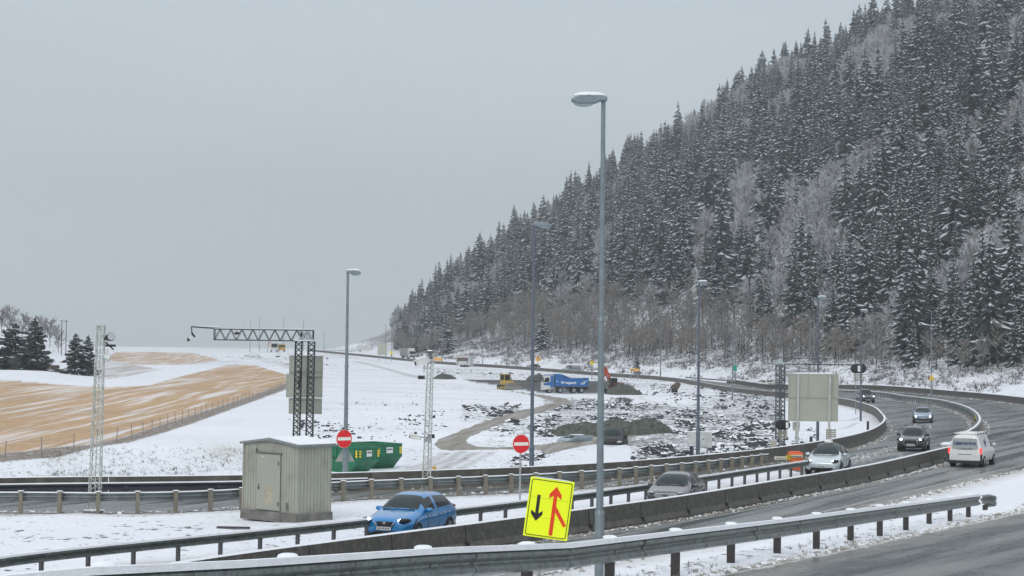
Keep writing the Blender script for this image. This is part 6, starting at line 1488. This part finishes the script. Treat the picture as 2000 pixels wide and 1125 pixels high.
def bare(seed, H=11, m_=None, W_=3.2, nbr=16, n2=7, n3=4, th=.045, m2=None, frost=.25):
    r = random.Random(seed); mb = MB(); tb = MB(); lean = Vector((r.uniform(-.12, .12), r.uniform(-.1, .1), 1))
    tb.tube((0, 0, -.5), lean * H * .5, .15, .09, 6); tb.tube(lean * H * .5, lean * H * .92, .09, .03, 5)
    def twig(p, q_, w_):
        d_ = (q_ - p); o_ = Vector((-d_.y, d_.x, r.uniform(-.5, .5) * d_.length)).normalized() * w_; o2 = d_.cross(o_).normalized() * w_
        mi = 1 if r.random() < frost else 0
        mb.add([p - o_, p + o_, p + o2 * 1.2, q_], [(0, 1, 3), (1, 2, 3), (2, 0, 3)], mi)
    for i in range(nbr):
        f = r.uniform(.18, .92); p = lean * H * f; a = r.uniform(0, 6.28); L = W_ * r.uniform(.6, 1.1) * (1.15 - f * .6); d_ = Vector((math.cos(a), math.sin(a), r.uniform(.55, 1.5))).normalized(); q_ = p + d_ * L
        mb.tube(p, q_, th * 1.1, th * .5, 3, 0, cap=False)
        for j in range(n2):
            g_ = r.uniform(.25, 1); p2 = p.lerp(q_, g_); d2 = (d_ + Vector((r.uniform(-.8, .8), r.uniform(-.8, .8), r.uniform(-.1, .7)))).normalized(); q2 = p2 + d2 * L * r.uniform(.25, .5); twig(p2, q2, th * .8)
            for k in range(n3):
                p3 = p2.lerp(q2, r.uniform(.2, 1)); d3_ = (d2 + Vector((r.uniform(-.9, .9), r.uniform(-.9, .9), r.uniform(-.2, .7)))).normalized(); twig(p3, p3 + d3_ * r.uniform(.4, 1.0), th * .55)
    return mb.mesh('crown', [m_, m2 or M_frost], recalc=False), tb.mesh('trunk', M_bark if frost < .5 else m_)
SPR = [spruce(s, snow=sn, Rm=rm, H=h_) for s, sn, rm, h_ in ((1, .7, 3.3, 16), (2, .55, 3.8, 17), (3, .8, 2.9, 15), (4, .72, 3.4, 16.5), (5, .5, 4.0, 16), (6, .85, 3.1, 14), (7, .65, 2.6, 17), (8, .75, 3.6, 15))]
M_t1 = mat('grey brown twigs', (.195, .172, .152), .9, 0, .25, .5); M_t2 = mat('olive brown twigs', (.21, .178, .14), .9, 0, .25, .5); M_t3 = mat('dark purplish twigs', (.125, .11, .112), .9, 0, .25, .5); M_f1 = mat('hoar frost', (.56, .59, .62), .9, 0, .15, .5)
BK = dict(nbr=20, n2=9, n3=5, th=.055)
BAR = [bare(11, 11, M_t1, 3.6, **BK), bare(12, 12, M_t2, 3.4, frost=.15, **BK), bare(13, 10, M_t3, 3.6, frost=.2, **BK), bare(14, 12, M_t1, W_=3.0, **BK), bare(15, 9, M_t2, W_=4.0, frost=.2, **BK)]
FRO = [bare(21, 8, M_t1, 4.2, frost=.68, nbr=22, n2=9, n3=6, th=.08, m2=M_f1), bare(22, 7, M_t3, 4.4, frost=.58, nbr=22, n2=9, n3=6, th=.08, m2=M_f1), bare(23, 9, M_t1, 3.9, frost=.74, nbr=22, n2=9, n3=6, th=.08, m2=M_f1)]
SMALL = []
def tree(kind, lab, cat, grp, meshes, x, y, s, sz=None, z=None, rzz=None):
    z = float(gz(x, y)) if z is None else z; t = thing(kind, lab, cat, (x, y, z), rng.uniform(0, 6.28) if rzz is None else rzz, grp); t.scale = (s, s, s if sz is None else sz)
    for n_, me in (('crown', meshes[0]), ('trunk', meshes[1])):
        o = bpy.data.objects.new(n_, me); C.objects.link(o); o.parent = t
    return t
def join_arr(lst, name, mats):     # many (mesh, matrix) into one object
    VS = []; LI = []; LS = []; LT = []; MI = []; ko = 0; kl = 0; cache = {}
    for me, M_, moff in lst:
        if me.name not in cache:
            co = np.empty(len(me.vertices) * 3, np.float32); me.vertices.foreach_get('co', co); li = np.empty(len(me.loops), np.int32); me.loops.foreach_get('vertex_index', li)
            ls = np.empty(len(me.polygons), np.int32); me.polygons.foreach_get('loop_start', ls); lt = np.empty(len(me.polygons), np.int32); me.polygons.foreach_get('loop_total', lt); mi = np.empty(len(me.polygons), np.int32); me.polygons.foreach_get('material_index', mi)
            cache[me.name] = (co.reshape(-1, 3), li, ls, lt, [mats.index(me.materials[k]) for k in range(len(me.materials))], mi)
        co, li, ls, lt, mm, mi = cache[me.name]; A = np.array(M_); v = co @ A[:3, :3].T + A[:3, 3]
        VS.append(v); LI.append(li + ko); LS.append(ls + kl); LT.append(lt); MI.append(np.array(mm)[mi]); ko += len(v); kl += len(li)
    VS = np.concatenate(VS).astype(np.float32); LI = np.concatenate(LI); LS = np.concatenate(LS); LT = np.concatenate(LT); MI = np.concatenate(MI)
    me = bpy.data.meshes.new(name); me.vertices.add(len(VS)); me.vertices.foreach_set('co', VS.ravel()); me.loops.add(len(LI)); me.loops.foreach_set('vertex_index', LI.astype(np.int32))
    me.polygons.add(len(LS)); me.polygons.foreach_set('loop_start', LS.astype(np.int32)); me.polygons.foreach_set('loop_total', LT.astype(np.int32)); me.polygons.foreach_set('material_index', MI.astype(np.int32)); me.update(calc_edges=True)
    for m_ in mats: me.materials.append(m_)
    o = bpy.data.objects.new(name, me); C.objects.link(o); return o
rf_ = random.Random(31)
cand = []
# conifer belt: hill coordinates (a, s)
def smax(a): return float(np.interp(a, SM_A, SM_S))
taken = {}
def ok(x, y, r):
    kx, ky = int(x // 4), int(y // 4)
    for i in range(kx - 2, kx + 3):
        for j in range(ky - 2, ky + 3):
            for q in taken.get((i, j), ()):
                if (q[0] - x) ** 2 + (q[1] - y) ** 2 < max(r, q[2]) ** 2: return False
    taken.setdefault((kx, ky), []).append((x, y, r)); return True
def frosty(a, s):
    v = .8 * mnoise.noise(Vector((a * .016, s * .028, 4.2))) + .65 * mnoise.noise(Vector((a * .05, s * .07, 1.2))); return v + (rf_.random() - .5) * .36
con = []; bar_ = []; fro = []
for _ in range(36000):
    a = rf_.uniform(190, 1050); s = rf_.uniform(2, 260); sm = smax(a)
    if s > sm + 7: continue
    x, y = bank(a, s)
    if y < 230 or not (-.08 < x / y < .34): continue
    z = float(gz(x, y)); U, V = proj(np.array(x), np.array(y), np.array(z + 8)); U = float(U); V = float(V)
    if U < 770 or U > 2080 or V < -140: continue
    lo = np.interp(U, [780, 860, 880, 1050, 1200, 1400, 1500, 1750, 2000], [8, 10, 32, 44, 44, 42, 34, 20, 16])   # width of the leafless belt at the foot
    t0 = np.interp(U, [780, 870, 880, 1060, 1100, 1500, 1750, 2000], [2, 6, 26, 24, 16, 16, 15, 14])
    fz = frosty(a, s)
    if s < lo + 10 * mnoise.noise(Vector((a * .05, 0, 7))):
        if s < t0 + 7 * mnoise.noise(Vector((a * .09, 3, 7))): continue
        if ok(x, y, 2.5): bar_.append((x, y, z, rf_.uniform(.45, .82), a, s, U, V))
    elif fz > .19 and s < sm - 6:
        if ok(x, y, 3.4): fro.append((x, y, z, rf_.uniform(.6, 1.05), a, s, U, V))
    else:
        q_ = rf_.random() ** 1.4; k_ = (.60 + .92 * q_) * (1.0 if U > 860 else float(np.interp(U, [770, 860], [.5, 1])))
        if ok(x, y, 3.6 + 2.4 * q_): con.append((x, y, z, k_ * (1.0 if s < sm * .75 else .82), a, s, U, V))
for u, d in ((828, 800), (846, 760), (862, 770), (870, 700), (816, 860)):
    p = gd(u, d); con.append((p.x, p.y, p.z, 1.05, 0, 50, u, 600))
def split(lst, n): 
    l = sorted(lst, key=lambda c: -c[3] / c[1]); return l[:n], l[n:]
def lab_con(c):
    U, V, s = c[6], c[7], c[5]
    if U < 1180: return 'snow-dusted spruce on the far left end of the wooded hillside', 'spruces on the left end of the hillside'
    if V < 260: return 'snow-dusted spruce high on the steep wooded hillside', 'spruces high on the hillside'
    if V < 450: return 'snow-dusted spruce halfway up the steep wooded hillside', 'spruces halfway up the hillside'
    return 'dark snow-dusted spruce low on the wooded hillside above the bare trees', 'spruces low on the hillside'
c1, c2 = split(con, 300)
for c in c1:
    l_, g_ = lab_con(c); k = rf_.randrange(len(SPR)); tree('spruce_tree', l_, 'spruce', g_, SPR[k], c[0], c[1], c[3] * rf_.uniform(.9, 1.15), c[3] * rf_.uniform(.95, 1.15), c[2])
mats_c = [M_ndl, M_ndl2, M_tsn, M_bark]; L_ = []
for c in c2:
    k = rf_.randrange(len(SPR)); M_ = Matrix.Translation((c[0], c[1], c[2])) @ Matrix.Rotation(rf_.uniform(0, 6.28), 4, 'Z') @ Matrix.Diagonal((c[3] * rf_.uniform(.9, 1.15), c[3] * rf_.uniform(.9, 1.15), c[3], 1)); L_.append((SPR[k][0], M_, 0)); L_.append((SPR[k][1], M_, 0))
if L_: tag(join_arr(L_, 'spruce_forest', mats_c), 'dense mass of smaller snow-dusted spruces filling the steep hillside', 'forest', kind='stuff')
def lab_bar(c):
    if c[6] < 1050: return 'leafless brown tree on the slope above the far kiosk and lorry', 'bare trees at the left foot of the hill'
    if c[6] < 1500: return 'leafless grey-brown tree in the belt behind the excavator and green sign', 'bare trees at the middle foot of the hill'
    return 'leafless tree at the right foot of the wooded hill above the bend', 'bare trees at the right foot of the hill'
b1, b2 = split(bar_, 220)
for c in b1:
    l_, g_ = lab_bar(c); tree('bare_tree', l_, 'tree', g_, BAR[rf_.randrange(5)], c[0], c[1], c[3] * 1.05, c[3], c[2])
f1, f2 = split(fro, 80)
for c in f1: tree('frosted_tree', 'leafless tree white with frost among the spruces on the hillside', 'tree', 'frosted leafless trees on the hillside', FRO[rf_.randrange(3)], c[0], c[1], c[3], c[3], c[2])
L_ = []; mats_b = [M_t1, M_t2, M_t3, M_frost, M_bark, M_f1]
for lst, lib in ((b2, BAR), (f2, FRO)):
    for c in lst:
        k = rf_.randrange(len(lib)); M_ = Matrix.Translation((c[0], c[1], c[2])) @ Matrix.Rotation(rf_.uniform(0, 6.28), 4, 'Z') @ Matrix.Scale(c[3], 4); L_.append((lib[k][0], M_, 0)); L_.append((lib[k][1], M_, 0))
if L_: tag(join_arr(L_, 'leafless_forest', mats_b), 'mass of smaller leafless trees between the spruces of the hillside', 'forest', kind='stuff')
# single spruces among the bare belt, as in the photograph
for u, v, d, s, lb in ((1245, 607, 455, .42, 'small round spruce standing alone in front of the bare trees'), (1060, 585, 600, .95, 'broad spruce just above the belt of bare trees behind the second lamp'),
                       (1868, 655, 0, .62, 'snowy spruce reaching down among bare trees above the triangular sign'), (1790, 692, 0, .85, 'dark spruce reaching down to the snowy bank above the light blue car')):
    g_ = gp(u, v) if d == 0 else gd(u, d); tree('spruce_tree', lb, 'spruce', None, SPR[rf_.randrange(7)], g_.x, g_.y, s, s, g_.z)
# left farm trees and ridge trees
CON = [spruce(41, 9, 3.0, 19, 15, .3, droop=.25), spruce(42, 9, 3.4, 18, 15, .6, droop=.35), spruce(43, 8, 3.4, 15, 15, .15, droop=-.1)]
for u, vb, vt, d, k, lb, wd in ((30, 705, 628, 372, 2, 'round-topped dark pine at the far left beside the farmhouse', 1.35), (68, 713, 620, 368, 0, 'dark spruce between the pine and the small barn', 1.15), (147, 738, 650, 352, 1, 'left spruce of the snowy pair beside the left mast', 1.15), (172, 736, 654, 356, 1, 'right spruce of the snowy pair beside the left mast', .95)):
    g_ = gd(u, d); h_ = Dp(u, vt, d).z - g_.z; base_h = (9, 9, 8)[k]; s = h_ / base_h; tree('conifer', lb, 'conifer', None, CON[k], g_.x, d, s * wd * 1.12, s, g_.z)
RID = [bare(61, 10, M_t3, 5.0, nbr=26, frost=.3, th=.09, n2=9, n3=6), bare(62, 9, M_t1, 4.8, nbr=26, frost=.35, th=.09, n2=9, n3=6)]
for u, vt, d, lb in ((2, 596, 590, 'bare tree at the very left on the far ridge'), (17, 590, 585, 'tallest bare tree on the far left ridge'), (42, 606, 600, 'hazy bare tree on the left ridge, third from the left'), (56, 612, 600, 'hazy bare tree on the left ridge, fourth from the left'), (76, 611, 590, 'hazy bare tree on the left ridge, fifth from the left'), (97, 616, 585, 'bare tree with an open crown at the right end of the left ridge group'), (114, 636, 570, 'small bare tree beside the twin power pole')):
    g_ = gd(u, d); h_ = Dp(u, vt, d).z - g_.z; s = h_ / 12.0; tree('ridge_tree', lb, 'tree', 'bare trees on the left ridge', RID[rf_.randrange(2)], g_.x, d, s, s, g_.z)
for u, vt, d in ((790, 628, 880), (775, 650, 930), (803, 612, 850), (760, 663, 960), (783, 640, 905), (797, 622, 860), (809, 618, 840), (768, 668, 940), (752, 672, 980), (815, 606, 830), (787, 655, 870), (778, 662, 890)):
    g_ = gd(u, d); h_ = Dp(u, vt, d).z - g_.z; s = h_ / 11; tree('bare_tree', 'hazy leafless tree at the far left tip of the wooded hill', 'tree', 'leafless trees at the tip of the hill', BAR[rf_.randrange(5)], g_.x, d, s * 1.3, s, g_.z)
# ================================================================ air
if True:
    mb = MB(); mb.box((0, 1250, 110), (2600, 2700, 226), 0); M_h = bpy.data.materials.new('haze'); M_h.use_nodes = True; t_ = M_h.node_tree; t_.nodes.clear()
    pv = N(t_, 'ShaderNodeVolumePrincipled'); oo_ = N(t_, 'ShaderNodeOutputMaterial'); pv.inputs['Density'].default_value = .00030; pv.inputs['Color'].default_value = (.86, .91, .95, 1); pv.inputs['Anisotropy'].default_value = .1
    t_.links.new(pv.outputs[0], oo_.inputs['Volume']); o = mb.build('haze', M_h); tag(o, 'thin wintry haze over the whole valley', 'haze', kind='stuff')
